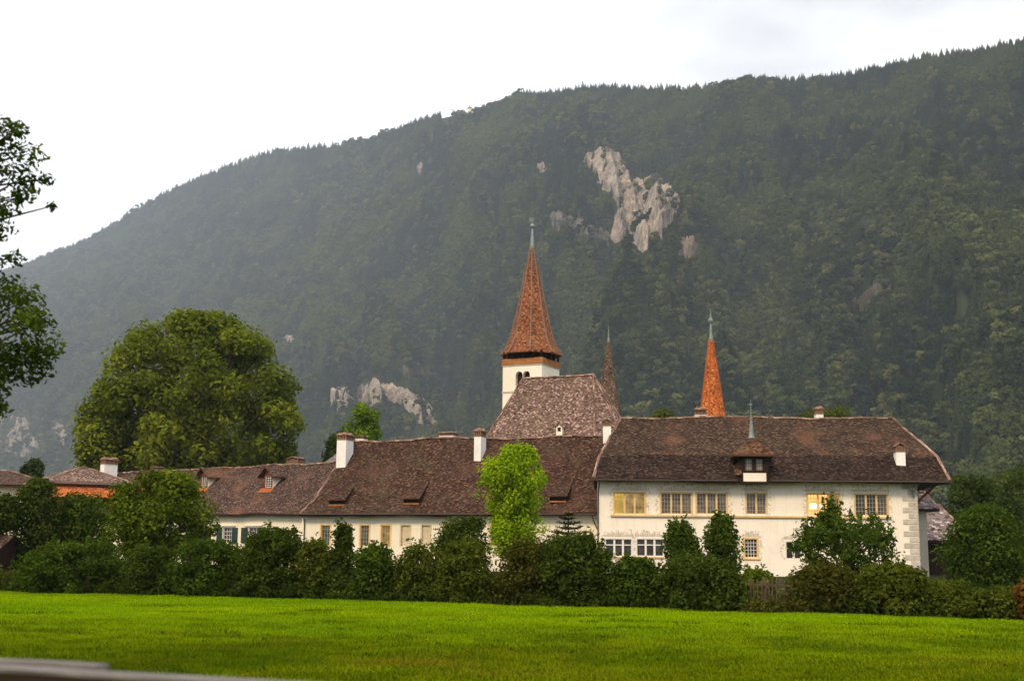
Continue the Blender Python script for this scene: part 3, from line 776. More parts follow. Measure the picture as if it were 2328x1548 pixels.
def chimney(parent, u0, u1, n0, n1, z0, z1, zt, style='slots', shaft=None):
    """white shaft z0..z1, clay cap z1..zt"""
    s = MB(); s.box(u0, u1, n0, n1, z0, z1)
    so = s.build("chimney", shaft or M['chimney'], parent)
    c = MB(); h = zt - z1; o = 0.07
    mid = (n0 + n1) / 2; mu = (u0 + u1) / 2
    c.box(u0 - o * .6, u1 + o * .6, n0 - o * .6, n1 + o * .6, z1, z1 + h * 0.14)
    k = 4 if u1 - u0 > 0.55 else 3
    for i in range(k):                     # little brick pillars with smoke slots between them
        x = u0 + (u1 - u0 - 0.1) * i / (k - 1)
        for y in (n0, n1 - 0.1): c.box(x, x + 0.1, y, y + 0.1, z1 + h * 0.14, z1 + h * 0.6)
    for y in np.linspace(n0, n1 - 0.1, 4)[1:3]:
        for x in (u0, u1 - 0.1): c.box(x, x + 0.1, y, y + 0.1, z1 + h * 0.14, z1 + h * 0.6)
    c.box(u0 + .11, u1 - .11, n0 + .11, n1 - .11, z1 + h * 0.14, z1 + h * 0.58)
    zb = z1 + h * 0.6
    if style == 'gable':                   # two tiles leaning on each other
        for sg in (-1, 1):
            x = mu + sg * ((u1 - u0) / 2 + o)
            c.face([(x, n0 - o, zb), (mu, n0 - o, zt), (mu, n1 + o, zt), (x, n1 + o, zb)], [(0, 0), (0, .6), (.6, .6), (.6, 0)])
            c.face([(x, n0 - o, zb - .06), (mu, n0 - o, zt - .08), (mu, n1 + o, zt - .08), (x, n1 + o, zb - .06)])
            c.face([(x, n0 - o, zb - .06), (mu, n0 - o, zt - .08), (mu, n0 - o, zt), (x, n0 - o, zb)])
    else:
        c.box(u0 - o, u1 + o, n0 - o, n1 + o, zb, zb + h * 0.12)
        ins = 0.12
        b0 = [(u0 - o, n0 - o, zb + h * .12), (u1 + o, n0 - o, zb + h * .12), (u1 + o, n1 + o, zb + h * .12), (u0 - o, n1 + o, zb + h * .12)]
        t0 = [(u0 + ins, n0 + ins, zt), (u1 - ins, n0 + ins, zt), (u1 - ins, n1 - ins, zt), (u0 + ins, n1 - ins, zt)]
        for i in range(4):
            j = (i + 1) % 4; c.face([b0[i], b0[j], t0[j], t0[i]], [(0, 0), (.8, 0), (.7, .3), (.1, .3)])
        c.face(t0)
    c.build("chimney_cap", M['capbrick'], so)
    return so

def curls(mb, u, z, s, rng, n=0.0):
    """a painted scroll: flat curled strokes"""
    th = rng.uniform(0, 6.283); sg = rng.choice((-1, 1)); pts = []
    for k in range(9):
        a = th + sg * k * 0.55; r = s * (0.35 + 0.65 * k / 8)
        pts.append((u + math.cos(a) * r, z + math.sin(a) * r))
    for k in range(8):
        w = s * 0.30 * math.sin(math.pi * (k + 0.7) / 9.4)
        x0, z0 = pts[k]; x1, z1 = pts[k + 1]; dx, dz = x1 - x0, z1 - z0; l = math.hypot(dx, dz) + 1e-6; ax, az = -dz / l * w, dx / l * w
        mb.face([(x0 - ax, n, z0 - az), (x1 - ax, n, z1 - az), (x1 + ax, n, z1 + az), (x0 + ax, n, z0 + az)])

def ornament(parent, box, rng, n=-0.006, above=0.5):
    a, b, c, d = box; mb = MB(); k = 0
    w = b - a; m = 0.16
    nseg = int(w / 0.16) + 2; y = n
    for i in range(nseg):               # scalloped band over the lintel
        x = a - m + (w + 2 * m) * i / nseg; x2 = a - m + (w + 2 * m) * (i + 1) / nseg; k += 1
        h0 = 0.12 + 0.12 * rng.random() + 0.12 * math.sin(math.pi * (i + .5) / nseg)
        mb.face([(x, y, d + m), (x2, y, d + m), (x2 - .02, y, d + m + h0 * .8), ((x + x2) / 2, y, d + m + h0), (x + .02, y, d + m + h0 * .8)])
    for i in range(int(w * 5) + 4):
        curls(mb, rng.uniform(a - m, b + m), d + m + rng.uniform(0.2, above), rng.uniform(0.07, 0.14), rng, n - 0.0008 * (i + 1))
    for sx in (a - m - 0.1, b + m + 0.1):
        z = c
        i = 0
        while z < d + 0.3:
            curls(mb, sx + rng.uniform(-.07, .07), z, rng.uniform(0.06, 0.13), rng, n - 0.0008 * i); z += rng.uniform(0.12, 0.3); i += 1
    mb.build("painted_pattern", M['paint'], parent)

# ---- main house on the right
FM = Frame((gx(1358, 87.2), 87.2), (gx(2088, 85.6), 85.6))
def main_house():
    f = FM; rt = f.root("manor_house", "large white two storey house with painted window surrounds and lit upper windows", "house")
    Lw = f.U(2088, 1200); ze = f.Z(1700, 1098); dep = 13.0
    rng = random.Random(3)
    def box(x0, x1, y0, y1):
        u0, z1 = f.px(x0, y0); u1, z0 = f.px(x1, y1); return (u0, u1, z0, z1)
    up = [box(1397, 1466, 1120, 1168), box(1503, 1572, 1121, 1168), box(1584, 1652, 1121, 1168), box(1697, 1742, 1121.5, 1168.5), box(1836, 1908, 1123, 1171), box(1944, 2018, 1123.5, 1171.5)]
    lo = [box(1377, 1436, 1225, 1264), box(1448, 1508, 1225, 1264), box(1693, 1722, 1225, 1267), box(1787, 1821, 1231, 1270), box(1982, 2012, 1224, 1262)]
    w = MB(); top = ze + 0.45
    holed_wall(w, 0, Lw, -0.1, top, up + lo)
    w.face([(0, 0, -.1), (0, 0, top), (0, dep, top), (0, dep, -.1)]); w.face([(Lw, 0, -.1), (Lw, dep, -.1), (Lw, dep, top), (Lw, 0, top)]); w.face([(0, dep, -.1), (0, dep, top), (Lw, dep, top), (Lw, dep, -.1)])
    w.build("wall", M['white'], rt)
    S = M['sandstone']
    kinds = [[M['lit_open'], M['lit_dim'], M['lit_dim']], [M['glass_curtain']] * 3, [M['glass_curtain']] * 3, [M['glass_curtain'], M['glass_curtain']], [M['lit_warm'], M['lit_warm'], M['lit_dim']], [M['glass'], M['glass'], M['glass_curtain']]]
    for i, (b, k) in enumerate(zip(up, kinds)):
        wo_ = window(rt, b, len(k), S, None, (3, 5), panes=k, surround=0.11, mull=0.13)
        if i in (3, 4):                      # lamp glowing behind the glass
            a0, z0 = (f.px(1720, 1153) if i == 3 else f.px(1849, 1150)); mb = MB()
            hw, hh = (0.05, 0.10) if i == 3 else (0.26, 0.18)
            mb.ring_solid(a0, 0.112, [(z0 - hh, hw * 0.9), (z0 - hh * .3, hw), (z0 + hh, hw * 0.8)], 10)
            lp = mb.build("lamp_shade", M['lamp'], wo_)
            lp.scale = (1, 0.05, 1); lp.location.y = 0.106
            if i == 4:
                mb = MB(); a1, z1 = f.px(1866, 1151); mb.ring_solid(a1, 0.112, [(z1 - .16, .05), (z1, .06), (z1 + .16, .03)], 8); l2 = mb.build("lamp_shade", M['lamp'], wo_); l2.scale = (1, .05, 1); l2.location.y = .106
                wo_["label"] = "brightly lit orange window"
            if i == 3: wo_["label"] = "window with a small lamp glowing inside"
        if i == 0: wo_["label"] = "yellow lit window"
    window(rt, lo[0], 3, M['frame_white'], M['glass'], None, surround=0.10, mull=0.14, transom=0.66)
    window(rt, lo[1], 3, M['frame_white'], M['glass'], None, surround=0.10, mull=0.14, transom=0.66)
    window(rt, lo[2], 1, S, M['glass'], (4, 5), M['frame_white'], surround=0.13)
    window(rt, lo[3], 2, M['frame_white'], M['glass'], None, surround=0.05, mull=0.16, transom=0.62)
    window(rt, lo[4], 2, M['frame_white'], M['glass'], None, surround=0.05, mull=0.16, transom=0.62)
    for b, ab in ((up[0], .5), ((up[1][0], up[2][1], up[1][2], up[1][3]), .62), (up[3], .4), (up[4], .5), (up[5], .55), (lo[0], .4), (lo[1], .4), (lo[2], .42), (lo[3], .25)):
        ornament(rt, b, rng, above=ab)
    # string course under the upper windows and small sills below
    sb = MB(); u0, z0 = f.px(1388, 1170); u1 = f.U(2026, 1174); sb.box(u0, u1, -0.16, 0.02, z0 - 0.10, z0 + 0.025); sb.build("sill_band", S, rt)
    for b in lo[:3]:
        m = MB(); m.box(b[0] - .2, b[1] + .2, -0.1, 0.02, b[2] - .14, b[2] - .04); m.build("window_sill", S, rt)
    # corner stones
    q = MB(); z = 0.0; i = 0
    while z < ze - 0.35:
        ln = 0.62 if i % 2 == 0 else 1.0
        q.box(Lw - ln, Lw + 0.03 + 0.0, -0.045, 0.3, z + 0.03, z + 0.36); z += 0.40; i += 1
    q.build("quoins", M['quoin'], rt)
    # roof
    el = f.px(1349, 1087, -1.0); er = f.px(2161, 1093, -1.0); bl = f.px(1362, 1037, 1.0); br = f.px(2131, 1036, 1.0); rl = f.px(1412, 953, 6.5); rr = f.px(2031, 947, 6.5)
    zE = (el[1] + er[1]) / 2
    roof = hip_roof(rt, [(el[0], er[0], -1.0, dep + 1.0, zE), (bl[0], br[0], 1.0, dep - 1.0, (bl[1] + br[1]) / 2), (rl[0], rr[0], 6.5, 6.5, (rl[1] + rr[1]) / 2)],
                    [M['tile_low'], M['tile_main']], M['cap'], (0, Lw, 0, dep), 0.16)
    zB = (bl[1] + br[1]) / 2; zR = (rl[1] + rr[1]) / 2
    def roofz(n): return zE + (zB - zE) * (n + 1) / 2 if n < 1 else zB + (zR - zB) * (n - 1) / 5.5
    # chimneys
    def chim(x0, x1, yb, y1, yt, n, d=0.7, st='gable'):
        a, zb = f.px(x0, yb, n); b, z1 = f.px(x1, y1, n); zt = f.Z(x0, yt, n)
        chimney(roof, a, b, n, n + d, min(zb, roofz(n)) - 0.3, z1, zt, st)
    chim(1371, 1389, 998, 968, 951, 3.9); chim(2038, 2058, 1060, 1027, 1005, 0.3)
    chim(1580, 1606, 952, 942, 925, 7.2, 0.8, 'slots'); chim(1855, 1872, 950, 941, 923, 7.4, 0.8, 'slots')
    # hanging dormer with a tent roof over the middle of the front
    y0 = -1.14; c = MB()
    u0, z1 = f.px(1686, 1036, y0); u1 = f.U(1747, 1060, y0); zl = f.Z(1700, 1099, y0); zt = f.Z(1700, 1036, y0); back = 3.2
    zw0, zw1 = f.Z(1700, 1070, y0), f.Z(1700, 1042, y0); wm = (u0 + u1) / 2
    hs = [(f.U(1694, 1060, y0), f.U(1711, 1060, y0), zw0, zw1), (f.U(1718, 1060, y0), f.U(1735, 1060, y0), zw0, zw1)]
    holed_wall(c, u0, u1, zl, zt, hs, y0, 0.2)
    c.face([(u0, y0, zl), (u0, y0, zt), (u0, back, zt), (u0, back, zl)]); c.face([(u1, y0, zl), (u1, back, zl), (u1, back, zt), (u1, y0, zt)]); c.face([(u0, y0, zl), (u1, y0, zl), (u1, 0.0, zl), (u0, 0.0, zl)])
    do = c.build("dormer", M['dark_wood'], roof)
    p = MB(); p.box(f.U(1690, 1085, y0), f.U(1742, 1085, y0), y0 - 0.03, y0 + 0.02, f.Z(1700, 1094, y0), f.Z(1700, 1075, y0)); p.build("dormer_panel", M['white'], do)
    for h in hs: window(do, h, 1, M['dark_wood'], M['glass_curtain'], (3, 4), surround=0.0, n=y0)
    for sx, s0, s1 in ((-1, 1671, 1686), (1, 1747, 1757)):         # little tiled cheeks flaring beside the dormer
        m = MB(); ua = f.U(s0, 1080, y0 + .3); ub = u0 if sx < 0 else u1
        m.face([(ua, y0 + .35, zE + .35), (ub, y0 + .05, zE + .3), (ub, y0 + .9, zw1 - .1), (ua, y0 + 1.3, zw0 + .4)], [(0, 0), (.5, 0), (.5, 1.2), (0, 1.2)])
        m.build("dormer_cheek", M['tile_dormer'], do)
    r = MB(); e0, ez = f.px(1667, 1031, y0 - .55); e1 = f.U(1763, 1031, y0 - .55); cu = (e0 + e1) / 2; ap = f.px(1712, 994, 1.2)
    hw = (e1 - e0) / 2; yc = y0 - 0.55 + hw; apx = (cu, yc, f.Z(1712, 992, yc)); base = [(e0, y0 - .55, ez), (e1, y0 - .55, ez), (e1, yc + hw, ez), (e0, yc + hw, ez)]
    md = [(cu + (p_[0] - cu) * .54, yc + (p_[1] - yc) * .54, ez + (apx[2] - ez) * .45) for p_ in base]
    for i in range(4):
        j = (i + 1) % 4; patch(r, base[i], base[j], md[i], md[j], 0, 0.02, 0.5, i * 9); patch(r, md[i], md[j], apx, apx, 1.0, 0.02, 0.5, i * 9)
        r.face([base[i], (base[i][0], base[i][1], ez - .16), (base[j][0], base[j][1], ez - .16), base[j]])
    r.face([(x, y, ez - .16) for x, y, _ in base][::-1])
    ro = r.build("dormer_roof", M['tile_dormer'], roof)
    s = MB(); zt2 = f.Z(1710, 907, yc); zz = apx[2]; H = zt2 - zz
    s.ring_solid(cu, yc, [(zz - .12, .24), (zz + .1, .17), (zz + H * .45, .075), (zz + H * .46, .12), (zz + H * .49, .12), (zz + H * .5, .045), (zz + H * .8, .035), (zz + H * .82, .10), (zz + H * .86, .10), (zz + H * .88, .03), (zz + H, .012)], 8)
    s.build("dormer_finial", M['lead'], roof)
    # red brackets under the right eave, gutter and down pipe
    b = MB()
    for n in (0.6, 4.5, 8.5): b.tube([(Lw + 0.02, n, zE - 1.55), (Lw + 1.45, n, zE - 0.18)], [.09, .09], 4)
    b.build("eave_bracket", M['red_wood'], rt)
    g = MB(); gx0 = f.U(1363, 1100)
    g.tube([(gx0, -0.95, zE - .08), (gx0 - .02, -.5, zE - .35), (gx0 - .1, -.09, zE - .9), (gx0 - .12, -.09, 0.1)], [.05] * 4, 6); g.build("down_pipe", M['pipe'], rt)
    g = MB(); g.tube([(el[0], -1.06, zE - .1), (f.U(1676, 1090, -1), -1.06, zE - .1)], [.065, .065], 6); g.tube([(f.U(1755, 1090, -1), -1.06, zE - .1), (er[0], -1.06, zE - .1)], [.065, .065], 6); g.build("gutter", M['pipe'], rt)
    h = MB(); hu, hz = f.px(2076, 1118, -.1)      # rain water hopper with its struts on the corner
    h.tube([(hu, -.15, hz - .35), (hu, -.15, hz)], [.06, .11], 6); h.tube([(hu, -.15, hz), (hu - .8, -.5, zE - .2)], [.03, .03], 5); h.tube([(hu, -.15, hz), (hu + .3, -.8, zE - .15)], [.03, .03], 5)
    h.tube([(hu, -.15, hz - .1), (hu - .25, -.6, zE - .2)], [.03, .03], 5); h.build("rain_hopper", M['lead'], rt)
main_house()

# ---- long middle wing
FWg = Frame((gx(680, 100.0), 100.0), (gx(1362, 91.0), 91.0))
def middle_wing():
    f = FWg; rt = f.root("long_wing", "long cream wing with a steep brown tiled roof and two tall white chimneys", "building")
    L = f.L; dep = 12.0; n0 = 0.0
    uL = f.U(686, 1200)
    el = f.px(679, 1168.5, -0.7); er = f.px(1357, 1164, -0.7); rl = f.px(798, 1002, 6.0); rr = f.px(1366, 991, 6.0)
    zE = (el[1] + er[1]) / 2; zR = (rl[1] + rr[1]) / 2
    def box(x0, x1, y0, y1):
        u0, z1 = f.px(x0, y0); u1, zb = f.px(x1, y1); return (u0, u1, zb, z1)
    xs = [(731, 749), (778, 795), (820, 838), (868, 886), (913, 931), (960, 977), (1010, 1028), (1116, 1131), (1180, 1198)]
    hs = [box(a, b, 1194, 1240) for a, b in xs]
    w = MB(); top = zE + 0.25
    holed_wall(w, uL, L, -.1, top, hs)
    w.face([(uL, 0, -.1), (uL, 0, top), (uL, dep, top), (uL, dep, -.1)]); w.face([(L, 0, -.1), (L, dep, -.1), (L, dep, top), (L, 0, top)]); w.face([(uL, dep, -.1), (uL, dep, top), (L, dep, top), (L, dep, -.1)])
    w.build("wall", M['cream'], rt)
    for i, h in enumerate(hs):
        closed = i in (4, 5, 6)
        wo_ = window(rt, h, 1, M['sandstone'] if i not in (4, 5, 6) else M['closed'], M['closed'] if closed else (M['lit_dim'] if i == 3 else M['glass_green']), None if closed else (3, 5), surround=0.12)
        if closed: wo_["label"] = "window closed by a pale shutter"
        if i == 3: wo_["label"] = "narrow window with a faint yellow glow"
    uE = er[0] + 0.3
    roof = hip_roof(rt, [(el[0], uE, -0.7, dep + .7, zE), (el[0] + .55, uE, 0.6, dep - .6, zE + (zR - zE) * .165), (rl[0], rr[0] + .6, 6.0, 6.0, zR)], [M['tile_mid'], M['tile_mid']], M['cap'], (uL, L, 0, dep), 0.18, sides=(1, 0, 1, 1))
    def roofn(z):    # n on the front slope at height z
        return 0.6 + (z - (zE + (zR - zE) * .165)) / ((zR - zE) * .835) * 5.4
    def chim(x0, x1, yb, y1, yt, n, d, st, du=None):
        a, zb = f.px(x0, yb, n); b = f.U(x1, (yb + y1) / 2, n) if du is None else a + du; z1 = f.Z(x0, y1, n); zt = f.Z(x0, yt, n)
        return chimney(roof, a, b, n, n + d, zb - .5, z1, zt, st)
    chim(764, 786, 1062, 1000, 983, 3.6, 1.3, 'slots'); chim(1077, 1093, 1060, 992, 973, 3.9, 1.1, 'slots')
    chim(998, 1030, 996, 990, 981, 7.0, 1.0, 'slots'); chim(808, 826, 1001, 997, 989, 7.0, 0.8, 'gable')
    # low shed dormers: a dark slit under a raised flap of tiles
    for x0, x1, ys in ((748, 784, 1149), (918, 953, 1146), (1250, 1288, 1141)):
        zs = f.Z((x0 + x1) / 2, ys, 2.0); n = roofn(zs)
        zs = f.Z((x0 + x1) / 2, ys, n); n = roofn(zs)
        u0 = f.U(x0, ys, n); u1 = f.U(x1, ys, n)
        m = MB(); h = 0.42
        sl = (zR - zE) * .835 / 5.4
        m.box(u0, u1, n - .12, n + .02, zs - .02, zs + .09)  # sill strip; the orange light on it is painted as its colour
        db = m.build("roof_dormer", M['orange_band_lit_sill'], roof)
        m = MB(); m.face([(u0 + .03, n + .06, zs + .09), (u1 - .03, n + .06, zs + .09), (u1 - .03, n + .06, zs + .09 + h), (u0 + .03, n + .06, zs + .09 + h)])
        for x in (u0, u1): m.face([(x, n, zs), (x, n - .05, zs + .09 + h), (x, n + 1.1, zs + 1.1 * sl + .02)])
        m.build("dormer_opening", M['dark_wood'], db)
        m = MB(); zf = zs + .09 + h; o = .16
        nb = n + 1.9; zb = zs + (nb - n) * sl + 0.03
        patch(m, (u0 - o, n - .28, zf - .06), (u1 + o, n - .28, zf - .06), (u0 + .05, nb, zb), (u1 - .05, nb, zb), 0, .02, .4)
        m.face([(u0 - o, n - .28, zf - .06), (u0 - o, n - .28, zf - .13), (u1 + o, n - .28, zf - .13), (u1 + o, n - .28, zf - .06)])
        m.face([(u0 - o, n - .28, zf - .13), (u1 + o, n - .28, zf - .13), (u1, n + .06, zf - .02), (u0, n + .06, zf - .02)])
        m.build("dormer_flap", M['tile_mid'], db)
    g = MB(); g.tube([(el[0], -.78, zE - .08), (er[0] - .1, -.78, zE - .08)], [.07, .07], 6); g.build("gutter", M['pipe'], rt)
    g = MB(); x = f.U(1353, 1180); g.tube([(x, -.75, zE - .1), (x + .05, -.6, zE - .5), (x + .3, -.12, zE - 1.3), (x + .3, -.12, .1)], [.05] * 4, 6)
    x = f.U(694, 1180); g.tube([(x, -.7, zE - .1), (x, -.1, zE - .5), (x, -.1, .1)], [.05] * 3, 6); g.build("down_pipe", M['pipe'], rt)
middle_wing()

# ---- left wing, running back to the left
FL = Frame((gx(215, 121.0), 121.0), (gx(692, 101.5), 101.5))
def left_wing():
    f = FL; rt = f.root("low_wing", "low pale wing with small gabled dormers and dark green shutters", "building")
    L = f.L + 1.0; dep = 10.0
    e1 = f.px(491, 1169, -.6); e2 = f.px(677, 1166, -.6); r1 = f.px(258, 1073.5, 5.0); r2 = f.px(760, 1055, 5.0)
    zE = (e1[1] + e2[1]) / 2; zR = (r1[1] + r2[1]) / 2
    print("LEFT", e1, e2, r1, r2)
    uA = f.U(214, 1077, 5.0)
    def box(x0, x1, y0, y1):
        u0, z1 = f.px(x0, y0); u1, zb = f.px(x1, y1); return (u0, u1, zb, z1)
    hs = [box(508, 526, 1199, 1234), box(566, 588, 1199, 1234), box(440, 458, 1199, 1234), box(380, 396, 1199, 1232)]
    w = MB(); top = zE + .2; a0 = -1.0
    holed_wall(w, a0, L, -.1, top, hs)
    w.face([(a0, 0, -.1), (a0, 0, top), (a0, dep, top), (a0, dep, -.1)]); w.face([(L, 0, -.1), (L, dep, -.1), (L, dep, top), (L, 0, top)]); w.face([(a0, dep, -.1), (a0, dep, top), (L, dep, top), (L, dep, -.1)])
    w.build("wall", M['cream'], rt)
    for h in hs:
        wo_ = window(rt, h, 1, M['frame_white'], M['glass'], (3, 4), M['frame_white'], surround=0.08)
        hw = (h[1] - h[0]) * .62
        for sg in (-1, 1):
            m = MB(); x = h[0] - .09 - hw if sg < 0 else h[1] + .09
            m.box(x, x + hw, -.08, -.02, h[2], h[3])
            for k in range(7): z = h[2] + .08 + (h[3] - h[2] - .16) * k / 7; m.box(x + .05, x + hw - .05, -.10, -.08, z, z + .06)
            m.build("shutter", M['shutter'], wo_)
        m = MB(); m.box(h[0] - .5, h[1] + .5, -.16, .0, h[3] + .12, h[3] + .2); m.build("window_hood", M['frame_white'], wo_)
    zB = zE + (zR - zE) * .3
    uR = r2[0] + 2.5
    roof = hip_roof(rt, [(a0 - .6, uR, -.6, dep + .6, zE), (a0 - .3, uR, 1.0, dep - 1.0, zB), (uA, uR, 5.0, 5.0, zR)], [M['tile_left'], M['tile_left']], M['cap'], (a0, L, 0, dep), .12, sides=(1, 0, 1, 1))
    sl = (zR - zB) / 4.0
    def roofn(z): return 1.0 + (z - zB) / sl
    for x0, x1, yt, yb, ya in ((457, 470, 1083, 1107, 1062), (602, 617, 1081, 1108, 1060), (320, 331, 1086, 1106, 1068)):      # gabled dormers
        n = 2.0
        for _ in range(4): n = roofn(f.Z(x0, yb + 1, n))
        n -= .1
        u0 = f.U(x0, yb, n) - .12; u1 = f.U(x1, yb, n) + .12; z0 = f.Z(x0, yb, n); z1 = f.Z(x0, yt, n); za = max(f.Z((x0 + x1) / 2, ya, n), z1 + .55); cu = (u0 + u1) / 2
        m = MB(); hole = (u0 + .12, u1 - .12, z0, z1); zt = z1 + .1
        holed_wall(m, u0, u1, z0 - .12, zt, [hole], n, .15)
        m.face([(u0, n, zt), (u1, n, zt), (cu, n, za - .1)])
        do = m.build("dormer", M['red_wood'], roof)
        m = MB()
        for x in (u0, u1): m.face([(x, n, z0 - .12), (x, n, zt), (x, n + (zt - z0) / sl, zt)])
        m.build("dormer_cheek", M['white'], do)
        window(do, hole, 1, M['frame_white'], M['glass'], (3, 5), M['frame_white'], surround=0, n=n)
        m = MB(); o = .42; ze = zt - .22; nb = n + (za - z0) / sl + .3; nbe = n + (ze - z0) / sl + .1
        for sg in (-1, 1):
            xe = cu + sg * ((u1 - u0) / 2 + o)
            A = [(xe, n - .45, ze), (xe, nbe, ze), (cu, n - .45, za), (cu, nb, za)]
            if sg < 0: patch(m, A[1], A[0], A[3], A[2], 0, .02, .5)
            else: patch(m, A[0], A[1], A[2], A[3], 0, .02, .5)
            m.face([A[0], A[2], (cu, n - .45, za - .12), (xe, n - .45, ze - .1)])
            m.face([(xe, n - .45, ze - .1), (cu, n - .45, za - .12), (cu, nb, za - .12), (xe, nbe, ze - .1)])
        m.build("dormer_roof", M['tile_left'], do)
        m = MB(); m.face([(u0 - .35, n - .5, z0 - .12 - .5 * sl + .06), (u1 + .35, n - .5, z0 - .12 - .5 * sl + .06), (u1 + .3, n, z0 - .06), (u0 - .3, n, z0 - .06)]); m.build("dormer_flashing", M['tile_orange'], do)
    # chimneys
    n = 2.6; a, zb = f.px(226, 1095, n); z1 = f.Z(230, 1055, n); zt = f.Z(230, 1039, n)
    chimney(roof, a, a + .75, n, n + 1.5, zb - .8, z1, zt, 'slots')
    for x0, x1, yb, y1, yt in ((652, 677, 1056, 1050, 1038), (343, 358, 1069, 1066, 1060)):
        a, zb = f.px(x0, yb, 6.0); b = f.U(x1, yb, 6.0); chimney(roof, a, b, 6.0, 6.9, zb - .5, f.Z(x0, y1, 6.0), f.Z(x0, yt, 6.0), 'gable', M['capbrick'])
left_wing()

# ---- hipped pavilion at the far left
def pavilion():
    D0 = 118.0
    p0 = at(105, 1092, D0)                       # near corner of the eave
    a = math.radians(33)                          # right face runs back to the right
    root_ = thing("hipped_pavilion", "low building with a pale hipped roof above an orange tiled skirt", "building", (p0.x, p0.y, 0), a)
    LX, LY = 8.5, 10.0; ze = p0.z
    zt = gz(104, 1058, D0 + 3.5)
    w = MB(); w.box(.8, LX - .8, .8, LY - .8, 0, ze - .02); w.build("wall", M['ochre'], root_)
    m = MB(); A = [(0, 0, ze), (LX, 0, ze), (LX, LY, ze), (0, LY, ze)]; r0 = (LX * .5, LX * .42, zt); r1 = (LX * .5, LY - LX * .42, zt)
    patch(m, A[0], A[1], r0, r0, 0, .05, .8, 0); patch(m, A[1], A[2], r0, r1, 0, .05, .8, 9); patch(m, A[2], A[3], r1, r1, 0, .05, .8, 20); patch(m, A[3], A[0], r1, r0, 0, .05, .8, 40)
    for i in range(4):
        j = (i + 1) % 4; m.face([A[i], (A[i][0], A[i][1], ze - .22), (A[j][0], A[j][1], ze - .22), A[j]])
    m.face([(x, y, ze - .22) for x, y, z in A][::-1])
    ro = m.build("roof", M['tile_church'], root_)
    c = MB()
    for p, q in ((A[0], r0), (A[1], r0), (A[2], r1), (A[3], r1), (r0, r1)): caps(c, p, q, .12, .05)
    c.build("ridge_cap", M['cap'], ro)
    s = MB(); zb = ze - .35; o = 1.1; zs = ze - 1.5
    B0 = [(.5, .5, zb), (LX - .5, .5, zb), (LX - .5, LY - .5, zb), (.5, LY - .5, zb)]; B1 = [(-o, -o, zs), (LX + o, -o, zs), (LX + o, LY + o, zs), (-o, LY + o, zs)]
    for i in range(4):
        j = (i + 1) % 4; patch(s, B1[i], B1[j], B0[i], B0[j], 0, .04, .6, i * 11)
    s.build("skirt_roof", M['tile_orange'], root_)
    # second roof cut by the picture edge
    p1 = at(-40, 1096, 128.0)
    r2 = thing("far_left_house", "brown hip roofed house behind the pavilion, cut by the left picture edge", "house", (p1.x - 6, p1.y, 0), 0.2)
    zt = gz(-20, 1066, 130); ze = gz(-20, 1099, 128)
    hip_roof(r2, [(-5, 13, -1, 9, ze), (1, 7.5, 4, 4, zt)], [M['tile_left']], M['cap'], (-4, 11.5, 0, 8), .08)
    m = MB(); m.box(-4, 11.5, 0, 8, 0, ze - .08); m.build("wall", M['cream'], r2)
    # low shed roof between the trees on the left
    p = at(-60, 1262, 60.0)
    r3 = thing("garden_shed", "low shed with a brown tiled roof among the trees at the left edge", "shed", (p.x, p.y, 0), 0.0)
    ze, zt = gz(0, 1262, 60), gz(0, 1216, 62.2)
    m = MB(); patch(m, (-3.5, -.3, ze), (1.05, -.3, ze), (-3.5, 2.2, zt), (1.05, 2.2, zt), 0, .04, .6); patch(m, (1.05, 4.7, ze), (-3.5, 4.7, ze), (1.05, 2.2, zt), (-3.5, 2.2, zt), 0, .04, .6)
    m.face([(-3.5, -.3, ze), (-3.5, -.3, ze - .12), (1.05, -.3, ze - .12), (1.05, -.3, ze)]); m.build("roof", M['tile_left'], r3)
    m = MB(); m.box(-3.2, .85, 0, 4.4, 0, ze - .05); m.face([(.85, 0, ze - .05), (.85, 4.4, ze - .05), (.85, 2.2, zt - .12)]); m.build("wall", M['dark_wood'], r3)
    # slate gable behind the long wing
    p = at(735, 1050, 118.0)
    r4 = thing("slate_roofed_house", "grey slate roof peeping out behind the left tall chimney", "house", (p.x, p.y, 0), -0.25)
    ze, zt = gz(740, 1075, 118), gz(770, 1014, 121)
    m = MB(); patch(m, (-1.2, -.4, ze), (8, -.4, ze), (0.9, 3.5, zt), (8, 3.5, zt), 0, .03, .6); patch(m, (8, 7.4, ze), (-1.2, 7.4, ze), (8, 3.5, zt), (0.9, 3.5, zt), 0, .03, .6); patch(m, (-1.2, 7.4, ze), (-1.2, -.4, ze), (.9, 3.5, zt), (.9, 3.5, zt), 0, .03, .6)
    m.build("roof", M['slate'], r4)
    m = MB(); m.box(-.8, 7.6, 0, 7, 0, ze - .06); m.build("wall", M['grey_plaster'], r4)
pavilion()

